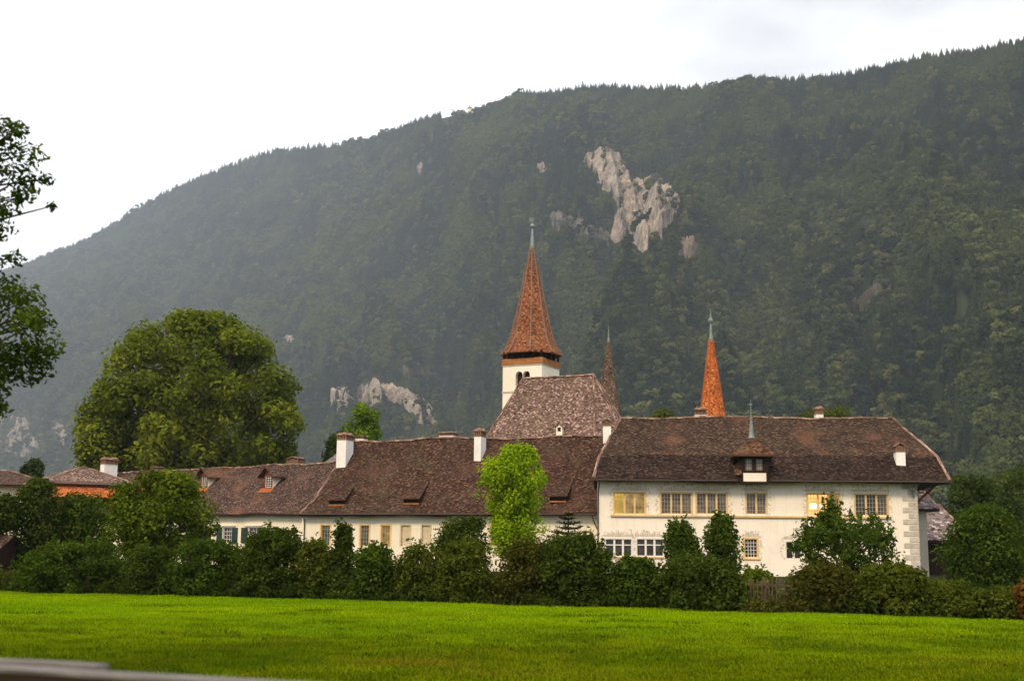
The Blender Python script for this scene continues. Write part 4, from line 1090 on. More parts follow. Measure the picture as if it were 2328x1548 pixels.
# ---- church with tower and spire
def church():
    al = math.radians(-26.0)
    Dt = 116.0
    # choir roof
    a = at(1352, 1000, 103.5)
    ux, uy = math.cos(al), math.sin(al)
    fr = Frame((a.x - ux * 20, a.y - uy * 20), (a.x, a.y))
    rt = fr.root("church", "old church with white tower, tall rust red spire and pale mottled choir roof", "church")
    dep = 9.6; hn = dep / 2
    rL, zr1 = fr.px(1188, 861, hn); rR, zr2 = fr.px(1349, 850, hn)
    ze = 8.0
    zr = (zr1 + zr2) / 2
    kL = fr.px(1100, 992, 0.0)
    # front slope foot: follow the hip lines down to the eave
    def foot(px0, py0, px1, py1):
        best = None
        for k in range(200):
            t = k / 199 * 2.2; x = px0 + (px1 - px0) * t; y = py0 + (py1 - py0) * t
            u, z = fr.px(x, y, -.4)
            if z <= ze: best = u; break
        return best if best is not None else u
    uL = foot(1188, 861, 1097, 994); u1 = foot(1349, 850, 1353, 987)
    up2 = u1 + 3.4
    E = [(uL, -.4, ze), (u1, -.4, ze), (up2, hn - 2.2, ze), (up2, hn + 2.2, ze), (u1, dep + .4, ze), (uL, dep + .4, ze)]
    RL = (rL, hn, zr); RR = (rR, hn, zr)
    def mid(e, r, t=.30, k=.21): return (e[0] + (r[0] - e[0]) * t, e[1] + (r[1] - e[1]) * t, e[2] + (r[2] - e[2]) * k)
    tops = [RL, RR, RR, RR, RR, RL]
    m = MB()
    for i in range(6):
        j = (i + 1) % 6; A, B = E[i], E[j]; T0, T1 = tops[i], tops[j]
        mA, mB = mid(A, T0), mid(B, T1)
        v = patch(m, A, B, mA, mB, 0, .1, .8, i * 13); patch(m, mA, mB, T0, T1, v, .1, .8, i * 13)
    ro = m.build("roof", M['tile_church'], rt)
    c = MB(); caps(c, RL, RR, .14, .1)
    for e, r in zip(E, tops): caps(c, e, mid(e, r), .12, .1); caps(c, mid(e, r), r, .12, .1)
    c.build("ridge_cap", M['cap'], ro)
    w = MB(); ins = [(uL + .5, 0.1), (u1 - .1, 0.1), (up2 - .5, hn - 2), (up2 - .5, hn + 2), (u1 - .1, dep - .1), (uL + .5, dep - .1)]
    for i in range(6):
        j = (i + 1) % 6; w.face([(*ins[i], 0), (*ins[j], 0), (*ins[j], ze + .1), (*ins[i], ze + .1)])
    w.build("wall", M['white'], rt)
    # little white dormer on the choir roof
    n = 1.2
    for _ in range(6):
        u, z = fr.px(1271, 988, n); zm = ze + (zr - ze) * .21; nm = -.4 + (hn + .4) * .30; n = nm + (z - zm) / (zr - zm) * (hn - nm)
    n -= .15; u0 = fr.U(1264, 985, n); u1_ = fr.U(1278, 985, n); z0 = fr.Z(1270, 988, n); z1 = fr.Z(1270, 972, n); za = fr.Z(1270, 963, n); cu = (u0 + u1_) / 2
    m = MB(); hole = (u0 + .13, u1_ - .13, z0 + .28, z1 + .02); holed_wall(m, u0, u1_, z0 - .1, z1 + .05, [hole], n, .2)
    m.face([(u0, n, z1 + .05), (u1_, n, z1 + .05), (cu, n, za - .05)])
    for x in (u0, u1_): m.face([(x, n, z0 - .1), (x, n, z1 + .05), (x, n + 1.0, z1 + .05), (x, n + .5, z0 - .1)])
    do = m.build("roof_dormer", M['white'], ro)
    m = MB(); m.face([(hole[0], n + .15, hole[2]), (hole[1], n + .15, hole[2]), (hole[1], n + .15, hole[3]), (hole[0], n + .15, hole[3])]); m.build("dormer_opening", M['dark_wood'], do)
    m = MB()
    for sg in (-1, 1):
        xe = cu + sg * ((u1_ - u0) / 2 + .12); m.face([(xe, n - .12, z1 - .02), (xe, n + 1.2, z1 - .02), (cu, n + 1.4, za), (cu, n - .12, za)], [(0, 0), (1.2, 0), (1.2, .5), (0, .5)])
    m.build("dormer_roof", M['tile_church'], do)
    # tower: a turned square; near edge at column 1230
    pc = at(1208, 830, Dt)
    lc = Vector((pc.x, pc.y)) - fr.O; tu, tn = lc.dot(fr.u), lc.dot(fr.nv)
    hw = 2.02
    def Z(py): return gz(1208, py, Dt)
    zs = Z(837); zo = Z(822); zc = Z(895)
    t = MB(); nf = tn - hw; lw = 0.42
    # arched bell openings in the front: outlines cut into the face
    def arch(cu_, zb, zt_, r, k=8): return [(cu_ - r, zb), (cu_ + r, zb)] + [(cu_ + r * math.cos(math.pi * i / k), zt_ - r + r * math.sin(math.pi * i / k)) for i in range(k + 1)]
    def wu(px): return fr.U(px, 865, nf)
    cx = [wu(1180), wu(1196.5)]; aw = [.30, .30]; zb = Z(886); ztp = Z(850)
    holes = [(c_ - .36, c_ + .36, zb, ztp) for c_ in cx]
    holed_wall(t, tu - hw, tu + hw, 0, zs, holes, nf, .5)
    t.face([(tu + hw, nf, 0), (tu + hw, tn + hw, 0), (tu + hw, tn + hw, zs), (tu + hw, nf, zs)]); t.face([(tu - hw, nf, 0), (tu - hw, nf, zs), (tu - hw, tn + hw, zs), (tu - hw, tn + hw, 0)]); t.face([(tu - hw, tn + hw, 0), (tu - hw, tn + hw, zs), (tu + hw, tn + hw, zs), (tu + hw, tn + hw, 0)])
    for c_ in cx:                        # arch spandrels
        r = .36; k = 8; prev = None
        for i in range(k):
            a0 = math.pi * i / k; a1 = math.pi * (i + 1) / k
            p0 = (c_ + r * math.cos(a0), ztp - r + r * math.sin(a0)); p1 = (c_ + r * math.cos(a1), ztp - r + r * math.sin(a1))
            t.face([(p0[0], nf, p0[1]), (p0[0], nf, ztp), (p1[0], nf, ztp), (p1[0], nf, p1[1])])
            t.face([(p0[0], nf, p0[1]), (p1[0], nf, p1[1]), (p1[0], nf + .5, p1[1]), (p0[0], nf + .5, p0[1])])
    to = t.build("tower", M['white'], rt)
    d = MB()
    for c_ in cx: d.face([(c_ - .36, nf + .46, zb), (c_ + .36, nf + .46, zb), (c_ + .36, nf + .46, ztp), (c_ - .36, nf + .46, ztp)])
    d.build("bell_opening", M['dark_wood'], to)
    b = MB(); b.box(tu - hw - .06, tu + hw + .06, nf - .06, tn + hw + .06, zc - .08, zc + .06); b.build("string_course", M['quoin'], to)
    b = MB(); b.box(tu - hw - .07, tu + hw + .07, nf - .07, tn + hw + .07, zs - .02, zs + .10); b.build("cornice", M['quoin'], to)
    zsk = Z(821)
    b = MB(); e = hw + .03; e2 = hw + .12
    q0 = [(tu - e2, tn - e2, zs + .10), (tu + e2, tn - e2, zs + .10), (tu + e2, tn + e2, zs + .10), (tu - e2, tn + e2, zs + .10)]; q1 = [(tu - e, tn - e, zsk), (tu + e, tn - e, zsk), (tu + e, tn + e, zsk), (tu - e, tn + e, zsk)]
    for i in range(4):
        j = (i + 1) % 4; b.face([q0[i], q0[j], q1[j], q1[i]], [(0, 0), (4, 0), (4, 1), (0, 1)])
    b.face(q1); b.build("shingle_band", M['orange_band_lit_sill'], to)
    b = MB(); zt1 = Z(805)
    for i in range(5):
        for (x, y) in ((tu - hw + .1 + (2 * hw - .2) * i / 4, tn - hw + .1), (tu - hw + .1 + (2 * hw - .2) * i / 4, tn + hw - .1), (tu - hw + .1, tn - hw + .1 + (2 * hw - .2) * i / 4), (tu + hw - .1, tn - hw + .1 + (2 * hw - .2) * i / 4)):
            b.box(x - .09, x + .09, y - .09, y + .09, zsk, zt1)
    b.box(tu - hw + .45, tu + hw - .45, tn - hw + .45, tn + hw - .45, zsk, zt1)
    b.build("belfry_posts", M['dark_wood'], to)
    # octagonal spire
    mpp = (Dt / F)
    prof = [(807, 69), (797, 61.5), (785, 55), (765, 47), (735, 39.5), (697, 31), (650, 21.5), (612, 14.5), (580, 7.5), (560, 4.3)]
    pr = [(Z(y), r * mpp * 1.03) for y, r in prof]
    s = MB(); rot = math.pi / 8
    s.ring_solid(tu, tn, pr, 8, rot)
    s.ring_solid(tu, tn, [(pr[0][0], pr[0][1]), (pr[0][0] - .12, pr[0][1] - .03), (pr[0][0] + .25, 1.2)], 8, rot)
    so = s.build("spire", M['tile_spire'], rt)
    c = MB()
    for k in range(8):
        an = rot + 2 * math.pi * k / 8
        for (z0, r0), (z1, r1) in zip(pr[:-1], pr[1:]): c.tube([(tu + r0 * math.cos(an), tn + r0 * math.sin(an), z0), (tu + r1 * math.cos(an), tn + r1 * math.sin(an), z1)], [.075, .065], 5, False)
    c.build("hip_tiles", M['cap'], so)
    g = MB(); g.ring_solid(tu, tn, [(Z(566), .26), (Z(545), .17), (Z(520), .09), (Z(519), .2), (Z(515), .28), (Z(511), .22), (Z(509), .05), (Z(489), .025)], 8)
    v1 = Z(500); g.box(tu - .28, tu + .22, tn - .02, tn + .02, v1 - .05, v1 + .05); g.box(tu - .3, tu - .12, tn - .015, tn + .015, v1 - .2, v1 + .22)
    g.build("finial", M['lead'], rt)
church()

def turret(name, label, D, prof, mat, sides, fin, body_mat, rot=0.0):
    pc = at(prof[0][2], prof[0][0], D); mpp = D / F
    rt = thing(name, label, "turret", (pc.x, pc.y, 0))
    pr = [(gz(x, y, D), r * mpp) for y, r, x in prof]
    s = MB(); s.ring_solid(0, 0, pr, sides, rot); so = s.build("spire", mat, rt)
    c = MB()
    for k in range(sides):
        an = rot + 2 * math.pi * k / sides
        for (z0, r0), (z1, r1) in zip(pr[:-1], pr[1:]): c.tube([(r0 * math.cos(an), r0 * math.sin(an), z0), (r1 * math.cos(an), r1 * math.sin(an), z1)], [.06, .05], 5, False)
    c.build("hip_tiles", mat, so)
    b = MB(); b.ring_solid(0, 0, [(0, pr[0][1] * .92), (pr[0][0], pr[0][1] * .92)], sides, rot); b.build("turret_wall", body_mat, rt)
    g = MB(); g.ring_solid(0, 0, [(gz(1611, y, D), r) for y, r in fin], 8); g.build("finial", M['lead'], rt)
turret("stair_turret", "slender bright orange tiled spire with a green knob finial behind the white house", 106.0,
       [(985, 33, 1620), (950, 29.5, 1620), (900, 22.5, 1617), (850, 15.5, 1615), (800, 8.5, 1613), (772, 4.5, 1612)], M['tile_orange'], 8,
       [(778, .20), (765, .17), (762, .12), (745, .10), (735, .07), (733, .22), (728, .26), (724, .10), (712, .03), (703, .02)], M['white'], math.pi / 8)
turret("roof_turret", "thin dull brown shingled spire standing just behind the choir roof", 121.0,
       [(960, 30, 1384), (900, 22, 1382), (850, 14, 1379), (800, 6, 1376), (778, 3, 1375)], M['tile_turret'], 6,
       [(782, .13), (765, .06), (742, .025)], M['grey_plaster'], 0.35)

# ---- annexes on the right
def annex():
    p = at(2086, 1200, 91.0); D = 91.0
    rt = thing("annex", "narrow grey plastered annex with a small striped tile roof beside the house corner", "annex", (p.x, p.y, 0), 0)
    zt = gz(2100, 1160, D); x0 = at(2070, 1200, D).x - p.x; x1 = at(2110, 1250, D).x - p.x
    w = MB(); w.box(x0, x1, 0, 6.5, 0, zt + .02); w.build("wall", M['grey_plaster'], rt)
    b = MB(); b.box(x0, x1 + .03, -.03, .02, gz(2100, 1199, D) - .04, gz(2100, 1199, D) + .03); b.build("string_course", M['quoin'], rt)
    e0 = at(2055, 1157, D - .6).x - p.x; e1 = at(2136, 1157, D - .6).x - p.x; ez = gz(2100, 1156, D - .6)
    r0 = at(2088, 1119, D + 3).x - p.x; r1 = at(2102, 1119, D + 3).x - p.x; rz = gz(2095, 1119, D + 3)
    r = hip_roof(rt, [(e0, e1, -.6, 7.0, ez), (r0 - 1, r1, 3.0, 3.0, rz)], [M['tile_striped']], M['cap'], (x0, x1, 0, 6.5), .04)
    # barn behind with a big grey tiled hip
    D = 97.0; q = at(2105, 1230, D)
    r2 = thing("barn", "dark timber barn with a weathered grey tiled roof behind the annex", "barn", (q.x, q.y, 0), 0)
    e0 = at(2060, 1227, D).x - q.x; e1 = at(2215, 1227, D).x - q.x; ez = gz(2130, 1227, D); rz = gz(2130, 1148, D + 5)
    r0 = at(2070, 1148, D + 5).x - q.x; r1 = at(2137, 1148, D + 5).x - q.x
    hip_roof(r2, [(e0, e1, 0, 10, ez), (r0, r1, 5, 5, rz)], [M['tile_striped']], M['cap'], (e0 + .6, e1 - .6, .6, 9.4), .06)
    m = MB(); m.box(e0 + .6, e1 - .6, .6, 9.4, 0, ez - .05)
    k = e0 + .6
    while k < e1 - .7: m.box(k, k + .12, .55, .59, 0, ez - .06); k += .24
    m.build("wall", M['dark_wood'], r2)
annex()

# ---- summit restaurant and viewing platform on the ridge
def summit():
    D = float(ridge_D(np.array(1068.0))) - 25
    z0 = gz(1068, 249.5, D); p = at(1068, 250, D)
    rt = thing("summit_restaurant", "tiny pale pavilion with a pointed roof on the mountain ridge", "restaurant", (p.x, p.y, z0 - 14))
    m = MB(); m.ring_solid(0, 0, [(0, 6.0), (16.5, 6.0)], 8, .3); m.box(2, 17, -4, 6, 0, 12); m.build("wall", M['cream'], rt)
    m = MB(); m.ring_solid(0, 0, [(15.8, 7.6), (18.0, 5.0), (20.5, 2.2), (22.0, 1.2), (22.0, 1.0), (26.5, .5), (29, .1)], 8, .3)
    m.face([(1.5, -5, 12), (18, -5, 12), (18, 1, 14.5), (1.5, 1, 14.5)]); m.face([(1.5, 7, 12), (1.5, 1, 14.5), (18, 1, 14.5), (18, 7, 12)]); m.build("roof", M['tile_turret'], rt)
    p = at(1034, 253, D)
    r2 = thing("viewing_platform", "small viewing platform jutting out from the mountain ridge", "viewing platform", (p.x, p.y, p.z - 6))
    m = MB(); m.tube([(-13.5, -4, 9.5), (-7, -2, 8.3), (4, 2, 4.5)], [.9, 1.0, 1.1], 4); m.build("deck", M['bars'], r2)
    m = MB(); m.tube([(3, 2, 4), (3, 2, -14)], [.6, .9], 4); m.tube([(-2, 0, 6), (3, 2, -6)], [.4, .4], 4); m.build("support", M['bars'], r2)
summit()

# ------------------------------------------------------------------ plants
def plant(name, label, cat, px, D, prof, mat, leaves, leaf, nclump, clump, seed, group=None, trunk=None, shoots=0, shoot_h=0.8, airy=0.0, lean=0.0, upbias=0.5, flat=0.85):
    """prof = [(row in the picture, half width in pixels, centre shift in pixels)] from top to bottom, read at distance D"""
    rng = np.random.default_rng(seed); rd = random.Random(seed)
    x0 = gx(px, D); root_ = thing(name, label, cat, (x0, D, 0), 0, group)
    mpp = D / F
    zz = np.array([gz(px, p[0], D) for p in prof])[::-1]; ww = np.array([p[1] * mpp for p in prof])[::-1]; sh = np.array([(p[2] if len(p) > 2 else 0) * mpp for p in prof])[::-1]
    z0, z1 = zz[0], zz[-1]
    cen = []; tries = 0
    wmax = ww.max()
    while len(cen) < nclump and tries < 50000:
        tries += 1
        z = rd.uniform(z0, z1); w = float(np.interp(z, zz, ww))
        if rd.random() > (w / wmax) * 0.9 + 0.1: continue
        cr = clump * rd.uniform(0.7, 1.25); cr = min(cr, max(0.25 * clump, w * .75))
        th = rd.uniform(0, 6.283); ro = max(0, w - cr * 0.6) * math.sqrt(rd.uniform(0.12, 1.0))
        zc = min(max(z, z0 + cr * .5), z1 - cr * .92)
        cen.append((float(np.interp(z, zz, sh)) + math.cos(th) * ro, math.sin(th) * ro, zc, cr))
    per = max(6, leaves // len(cen)); P = []; Nn = []; A = []
    for (x, y, z, r) in cen:
        n = int(per * rng.uniform(0.7, 1.3) * (1 - airy * rng.uniform(0, .8)))
        d = rng.normal(size=(n, 3)); d /= np.linalg.norm(d, axis=1)[:, None]
        rr = r * rng.uniform(0.15, 1, (n, 1)) ** 0.45
        # each clump has a few twigs that poke out
        rr *= 1 + 0.28 * (rng.uniform(0, 1, (n, 1)) > 0.9)
        p = d * rr * np.array([1, 1, flat]); P.append(np.array([x, y, z]) + p)
        nn = d * 0.7 + np.array([0, 0, upbias]) + rng.normal(size=(n, 3)) * 0.5; Nn.append(nn / np.linalg.norm(nn, axis=1)[:, None])
        A.append(np.clip(rng.uniform(0.1, 0.9) * 0.55 + rng.uniform(0, 0.45, n), 0, 1))
    if shoots:
        for k in range(shoots):
            z = rd.uniform(z0 + (z1 - z0) * .35, z1); w = float(np.interp(z, zz, ww)); th = rd.uniform(0, 6.283); ro = w * math.sqrt(rd.uniform(.1, 1)) * .95
            bx, by = float(np.interp(z, zz, sh)) + math.cos(th) * ro, math.sin(th) * ro; h = shoot_h * rd.uniform(.5, 1.3)
            fit = [q for q in np.linspace(z0, z1, 40) if float(np.interp(q, zz, ww)) >= ro]; top = fit[-1] if fit else z0
            z = top - .7 * h + h * rd.uniform(-.5, .42) if rd.random() < .8 else min(z, top - .5 * h); n = int(14 + 14 * h / max(.3, shoot_h)); tx, ty = rd.uniform(-.25, .25) * h, rd.uniform(-.25, .25) * h
            s = rng.uniform(0, 1, n); spread = (1.05 - s) * .16 * h + .02
            P.append(np.stack([bx + tx * s + rng.normal(0, 1, n) * spread, by + ty * s + rng.normal(0, 1, n) * spread, z - .3 * h + h * s], 1))
            nn = rng.normal(size=(n, 3)) + np.array([0, 0, .5]); Nn.append(nn / np.linalg.norm(nn, axis=1)[:, None]); A.append(np.clip(rng.uniform(.3, 1) * .6 + rng.uniform(0, .4, n), 0, 1))
    P = np.concatenate(P); Nn = np.concatenate(Nn); A = np.concatenate(A)
    P[:, 2] = np.maximum(P[:, 2], 0.04)
    V, Q = quads(P, Nn, leaf * rng.uniform(0.55, 1.25, len(P)), rng, 0.62)
    np_mesh("crown", V, Q, mat, root_, A)
    tr = MB(); H = z1
    tw = trunk if trunk else max(.04, wmax * .045)
    nst = 1 if trunk else 4
    for k in range(nst):
        bx = 0 if nst == 1 else rd.uniform(-.4, .4) * wmax; by = 0 if nst == 1 else rd.uniform(-.4, .4) * wmax
        top = (float(np.interp(z0 + (z1 - z0) * .75, zz, sh)) + bx * 1.4, by * 1.4, z0 + (z1 - z0) * .75)
        tr.tube([(bx, by, -.05), (bx * 1.1 + rd.uniform(-.1, .1), by * 1.1, top[2] * .4), top], [tw, tw * .7, tw * .2], 7)
    for (x, y, z, r) in cen[: (26 if trunk else 14)]:
        s = max(.2, z * rd.uniform(.35, .6)); tr.tube([(x * .06, y * .06, s), (x * .5, y * .5, (s + z) / 2 + .1 * r), (x, y, z)], [tw * .45, tw * .28, tw * .08], 5)
    tr.build("trunk" if trunk else "stems", M['bark'], root_)
    return root_

G1 = "shrubs along the far edge of the meadow"; G2 = "garden trees in front of the monastery"; G3 = "trees behind the monastery roofs"
def hd(px, extra=0.0): return float(hedge_D(px)) + extra
def shrub(label, x0, x1, top, mat, seed, extra=1.5, n=5200, leaf=0.055, shoots=45, sh=.7, base=None, mid=0.55, name="shrub", airy=0.1, clump=.34, topw=.35, nc=46):
    c = (x0 + x1) / 2; h = (x1 - x0) / 2 * 1.06; D = hd(c, extra); by = base or (1345 + 65 * c / 2328 - 6)
    y = lambda t: top + (by - top) * t
    return plant(name, label, "shrub", c, D, [(top, h * topw), (y(.2), h * .76), (y(mid), h), (y(.85), h * 1.05), (by, h * 1.05)], M[mat], int(n * 1.35), leaf * 1.15, int(nc * 1.6), clump, seed, G1, None, shoots, sh, airy)

shrub("wide rounded shrub with pale glossy leaves at the left end of the row", 55, 300, 1230, 'leaf_mid', 11, n=15000, leaf=.055, nc=110, mid=.45, topw=.6)
shrub("low dark weedy plants at the meadow edge left of the rounded shrub", -60, 75, 1300, 'leaf_brown', 12, n=4000)
shrub("dark shrub just right of the wide rounded shrub", 270, 420, 1242, 'leaf_dark', 13, n=9500, nc=80, extra=1.6)
shrub("broad green shrub below the round yellow green tree", 385, 575, 1224, 'leaf_mid', 14, n=12000, nc=100, shoots=30, sh=.4)
shrub("feathery tall shrub in front of the green shuttered windows", 540, 705, 1196, 'leaf_dark', 15, n=11000, nc=90, shoots=70, sh=.8)
shrub("loose olive shrub at the left end of the long wing", 665, 765, 1225, 'leaf_olive', 16, n=6000, shoots=40, sh=.7, airy=.3)
shrub("narrow upright column shaped shrub in front of the long wing", 752, 806, 1190, 'leaf_dark', 17, n=5000, shoots=30, sh=.6, topw=.5, clump=.3)
shrub("loose shrub with thin upright shoots right of the column shaped shrub", 790, 910, 1238, 'leaf_mid', 18, n=6500, shoots=60, sh=.75, airy=.4)
shrub("sparse pale green shrub with wall showing through", 895, 1010, 1236, 'leaf_olive', 19, n=4600, shoots=50, sh=.75, airy=.5)
shrub("olive shrub below the dark evergreen tree", 985, 1130, 1228, 'leaf_olive', 20, n=8500, shoots=50, sh=.6, nc=70, airy=.2)
shrub("brown green shrub below the bright lime green tree", 1125, 1265, 1222, 'leaf_brown', 21, n=7500, shoots=50, sh=.6, nc=60, airy=.4)
shrub("broad dark shrub below the spruce", 1215, 1405, 1212, 'leaf_dark', 22, n=13000, nc=100, shoots=60, sh=.55)
shrub("small shrub under the white framed double window", 1380, 1505, 1262, 'leaf_mid', 23, n=7000, nc=60, shoots=30, sh=.4)
shrub("dense dark shrub at the foot of the two upright garden trees", 1480, 1690, 1262, 'leaf_dark', 24, n=12500, nc=95)
shrub("low brown shrub in front of the picket fence", 1685, 1800, 1366, 'leaf_brown', 25, n=3600, extra=.6, shoots=30, sh=.35, clump=.3)
shrub("rounded brownish shrub right of the picket fence", 1785, 1960, 1283, 'leaf_brown', 26, n=10500, nc=85, mid=.5, topw=.5)
shrub("light green shrub below the right corner of the white house", 1935, 2110, 1278, 'leaf_olive', 27, n=9500, nc=80, shoots=40, sh=.4)
shrub("low shrub in front of the grey annex", 2080, 2215, 1322, 'leaf_olive', 28, n=6500, nc=55, shoots=25, sh=.3)
shrub("yellowish low shrub near the right end of the row", 2190, 2325, 1338, 'leaf_olive', 29, n=5600, nc=45, extra=.4, shoots=25, sh=.3)
shrub("small orange leaved shrub at the right end of the row", 2300, 2370, 1322, 'leaf_orange', 30, n=2600, nc=22, extra=.0, clump=.25)
shrub("pale leafy shrub against the white wall behind the picket fence", 1670, 1760, 1290, 'leaf_yellow', 31, n=2200, extra=9, base=1355, airy=.5, clump=.5, nc=22, leaf=.06)

def undergrowth():
    rng = np.random.default_rng(33); n = 34000
    px = rng.uniform(-120, 2450, n); dd = rng.uniform(0.4, 3.6, n); D = hedge_D(px) + dd
    x = (px - 1164) / F * D * 1.02
    top = (0.35 + 1.0 * fbm(px / 46.0, dd * .3, 12, 3)) * np.clip(dd / 1.2, .35, 1) * np.where(np.abs(px - 1742) < 58, .4, 1)
    z = top * rng.uniform(0.02, 1, n) ** .8
    P = np.stack([x, D, z], 1); nn = rng.normal(size=(n, 3)) * .7 + np.array([0, -.3, .6]); nn /= np.linalg.norm(nn, axis=1)[:, None]
    V, Q = quads(P, nn, rng.uniform(.035, .085, n), rng, .6)
    tag(np_mesh("undergrowth", V, Q, M['leaf_dark'], None, np.clip(fbm(px / 30.0, dd, 5, 3) * 1.2 - .2 + rng.uniform(-.2, .2, n), 0, 1)), "dark undergrowth between and below the shrubs", "undergrowth", kind="stuff")
    t = NT("garden_soil"); o = t.obj(); nz = t.noise(o, .6, 7, .7)
    t.principled(t.ramp(nz, [(.35, (0.020, 0.022, 0.009)), (.55, (0.04, 0.045, 0.014)), (.72, (0.085, 0.07, 0.045))]), 1.0, 0.0, nz, .5, .05)
    mb = MB(); ps = np.linspace(-700, 3000, 75)
    xy = [((p - 1164) / F * (hedge_D(p) + 1.0) * 1.02, float(hedge_D(p)) + 1.0) for p in ps]
    for (xa, ya), (xb, yb) in zip(xy[:-1], xy[1:]):
        mb.face([(xa, ya, .004), (xb, yb, .004), (xb * 9, 420, .004), (xa * 9, 420, .004)])
    tag(mb.build("garden_ground", t.m), "dark garden ground between the shrubs and the buildings", "garden ground", kind="structure")
undergrowth()

def gtree(label, px, D, prof, mat, n, leaf, nc, clump, seed, trunk=.09, name="tree", group=G2, **k):
    return plant(name, label, "tree", px, D, prof, M[mat], n, leaf, nc, clump, seed, group, trunk, **k)
gtree("upright leafy tree left of its twin below the long upper window", 1552, 46, [(1184, 14, -14), (1204, 28, -6), (1235, 40), (1290, 46), (1340, 40)], 'leaf_mid', 6500, .07, 50, .45, 41, .07, shoots=100, shoot_h=.7, airy=.3)
gtree("slightly taller upright tree right of its twin below the long upper window", 1640, 46.5, [(1169, 14, -4), (1190, 27), (1225, 38), (1290, 46), (1340, 42)], 'leaf_mid', 6500, .07, 50, .45, 42, .07, shoots=100, shoot_h=.7, airy=.3)
gtree("airy spreading tree in front of the orange lit window", 1922, 48, [(1146, 7, -24), (1164, 20, -24), (1180, 84, 0), (1200, 112, 0), (1240, 130), (1280, 110), (1325, 80)], 'leaf_mid', 6800, .085, 70, .34, 43, .09, shoots=170, shoot_h=1.2, airy=.55)
gtree("bright lime green tree standing before the long brown roof", 1166, 60, [(1008, 12, 20), (1026, 40, 10), (1058, 72), (1100, 85), (1140, 80), (1162, 64), (1190, 78, 5), (1225, 72), (1260, 58)], 'leaf_bright', 19000, .085, 110, .56, 44, .12, upbias=.8, shoots=60, shoot_h=.9, airy=.2)
gtree("dark evergreen tree left of the bright lime green tree", 1048, 56, [(1170, 20, 20), (1185, 45, 14), (1215, 66), (1260, 66), (1310, 50)], 'leaf_dark', 9500, .08, 70, .55, 45, .1)
gtree("round yellow green tree before the low wing", 357, 63, [(1066, 48, 14), (1085, 82, 14), (1120, 112, 6), (1165, 132), (1210, 128), (1260, 95)], 'leaf_yellow', 17000, .11, 110, .85, 46, .16)
gtree("dark leafy tree between the round yellow green tree and the pavilion", 185, 66, [(1116, 28), (1135, 58), (1175, 80), (1230, 88), (1300, 70)], 'leaf_mid', 11000, .10, 75, .8, 47, .14)
gtree("dark green tree in front of the pavilion roof", 72, 64, [(1084, 18), (1105, 42), (1150, 58), (1220, 65), (1310, 60)], 'leaf_dark', 10000, .10, 70, .75, 48, .14)
gtree("dark tree at the left picture edge above the shed", -10, 62.5, [(1118, 25), (1140, 42), (1180, 52), (1206, 40)], 'leaf_dark', 5500, .10, 40, .7, 49, .14)
gtree("large dark bushy tree at the right picture edge", 2245, 56, [(1143, 28), (1162, 62), (1205, 95), (1260, 110), (1310, 105), (1345, 85)], 'leaf_mid', 15000, .095, 95, .75, 50, .15)
gtree("dark bushy tree partly cut by the right picture edge", 2385, 58, [(1165, 30), (1190, 62), (1240, 85), (1340, 80)], 'leaf_mid', 8000, .095, 60, .75, 51, .15)
gtree("huge round tree towering over the low wing", 425, 140, [(704, 42, 15), (722, 92, 10), (755, 150, 5), (800, 192, 5), (860, 222, 10), (920, 240, 12), (980, 250, 0), (1030, 240, -5), (1075, 200, -5)], 'leaf_lime', 52000, .30, 230, 1.9, 52, .7, group=G3)
gtree("smaller tree leaning against the left side of the huge round tree", 228, 137, [(868, 16, 0), (895, 42), (940, 62), (990, 78), (1040, 78), (1080, 60)], 'leaf_lime', 12000, .28, 70, 1.6, 53, .4, group=G3)
gtree("bright green tree top showing above the long wing's roof", 818, 150, [(912, 14, 4), (932, 30), (965, 46), (1000, 50), (1050, 46)], 'leaf_fresh', 8000, .22, 48, 1.2, 54, .3, group=G3)
gtree("darker green tree left of the bright tree top behind the slate roof", 762, 146, [(978, 10), (995, 24), (1025, 32), (1070, 30)], 'leaf_mid', 3600, .22, 30, 1.1, 55, .25, group=G3)
gtree("olive tree top just above the white house's ridge left of the orange spire", 1512, 170, [(928, 16), (942, 42), (970, 60), (1020, 60)], 'leaf_olive', 4200, .28, 34, 1.5, 56, .3, group=G3)
gtree("olive tree top just above the white house's ridge beside the brick chimney", 1895, 175, [(918, 18), (934, 48), (965, 75), (1020, 75)], 'leaf_olive', 4600, .28, 36, 1.6, 57, .3, group=G3)
gtree("small dark tree behind the pavilion's hipped roof", 62, 165, [(1040, 8), (1052, 20), (1075, 26), (1110, 24)], 'leaf_dark', 3000, .25, 24, 1.1, 58, .25, group=G3)
gtree("tall dark tree behind the barn roof", 2215, 112, [(1075, 18), (1095, 48), (1140, 70), (1200, 72), (1260, 60)], 'leaf_dark', 8500, .17, 55, 1.3, 59, .3, group=G3)
gtree("tallest dark tree behind the bushy trees at the right picture edge", 2310, 116, [(1050, 24), (1075, 58), (1130, 85), (1200, 85), (1260, 70)], 'leaf_dark', 9500, .17, 60, 1.4, 60, .3, group=G3)

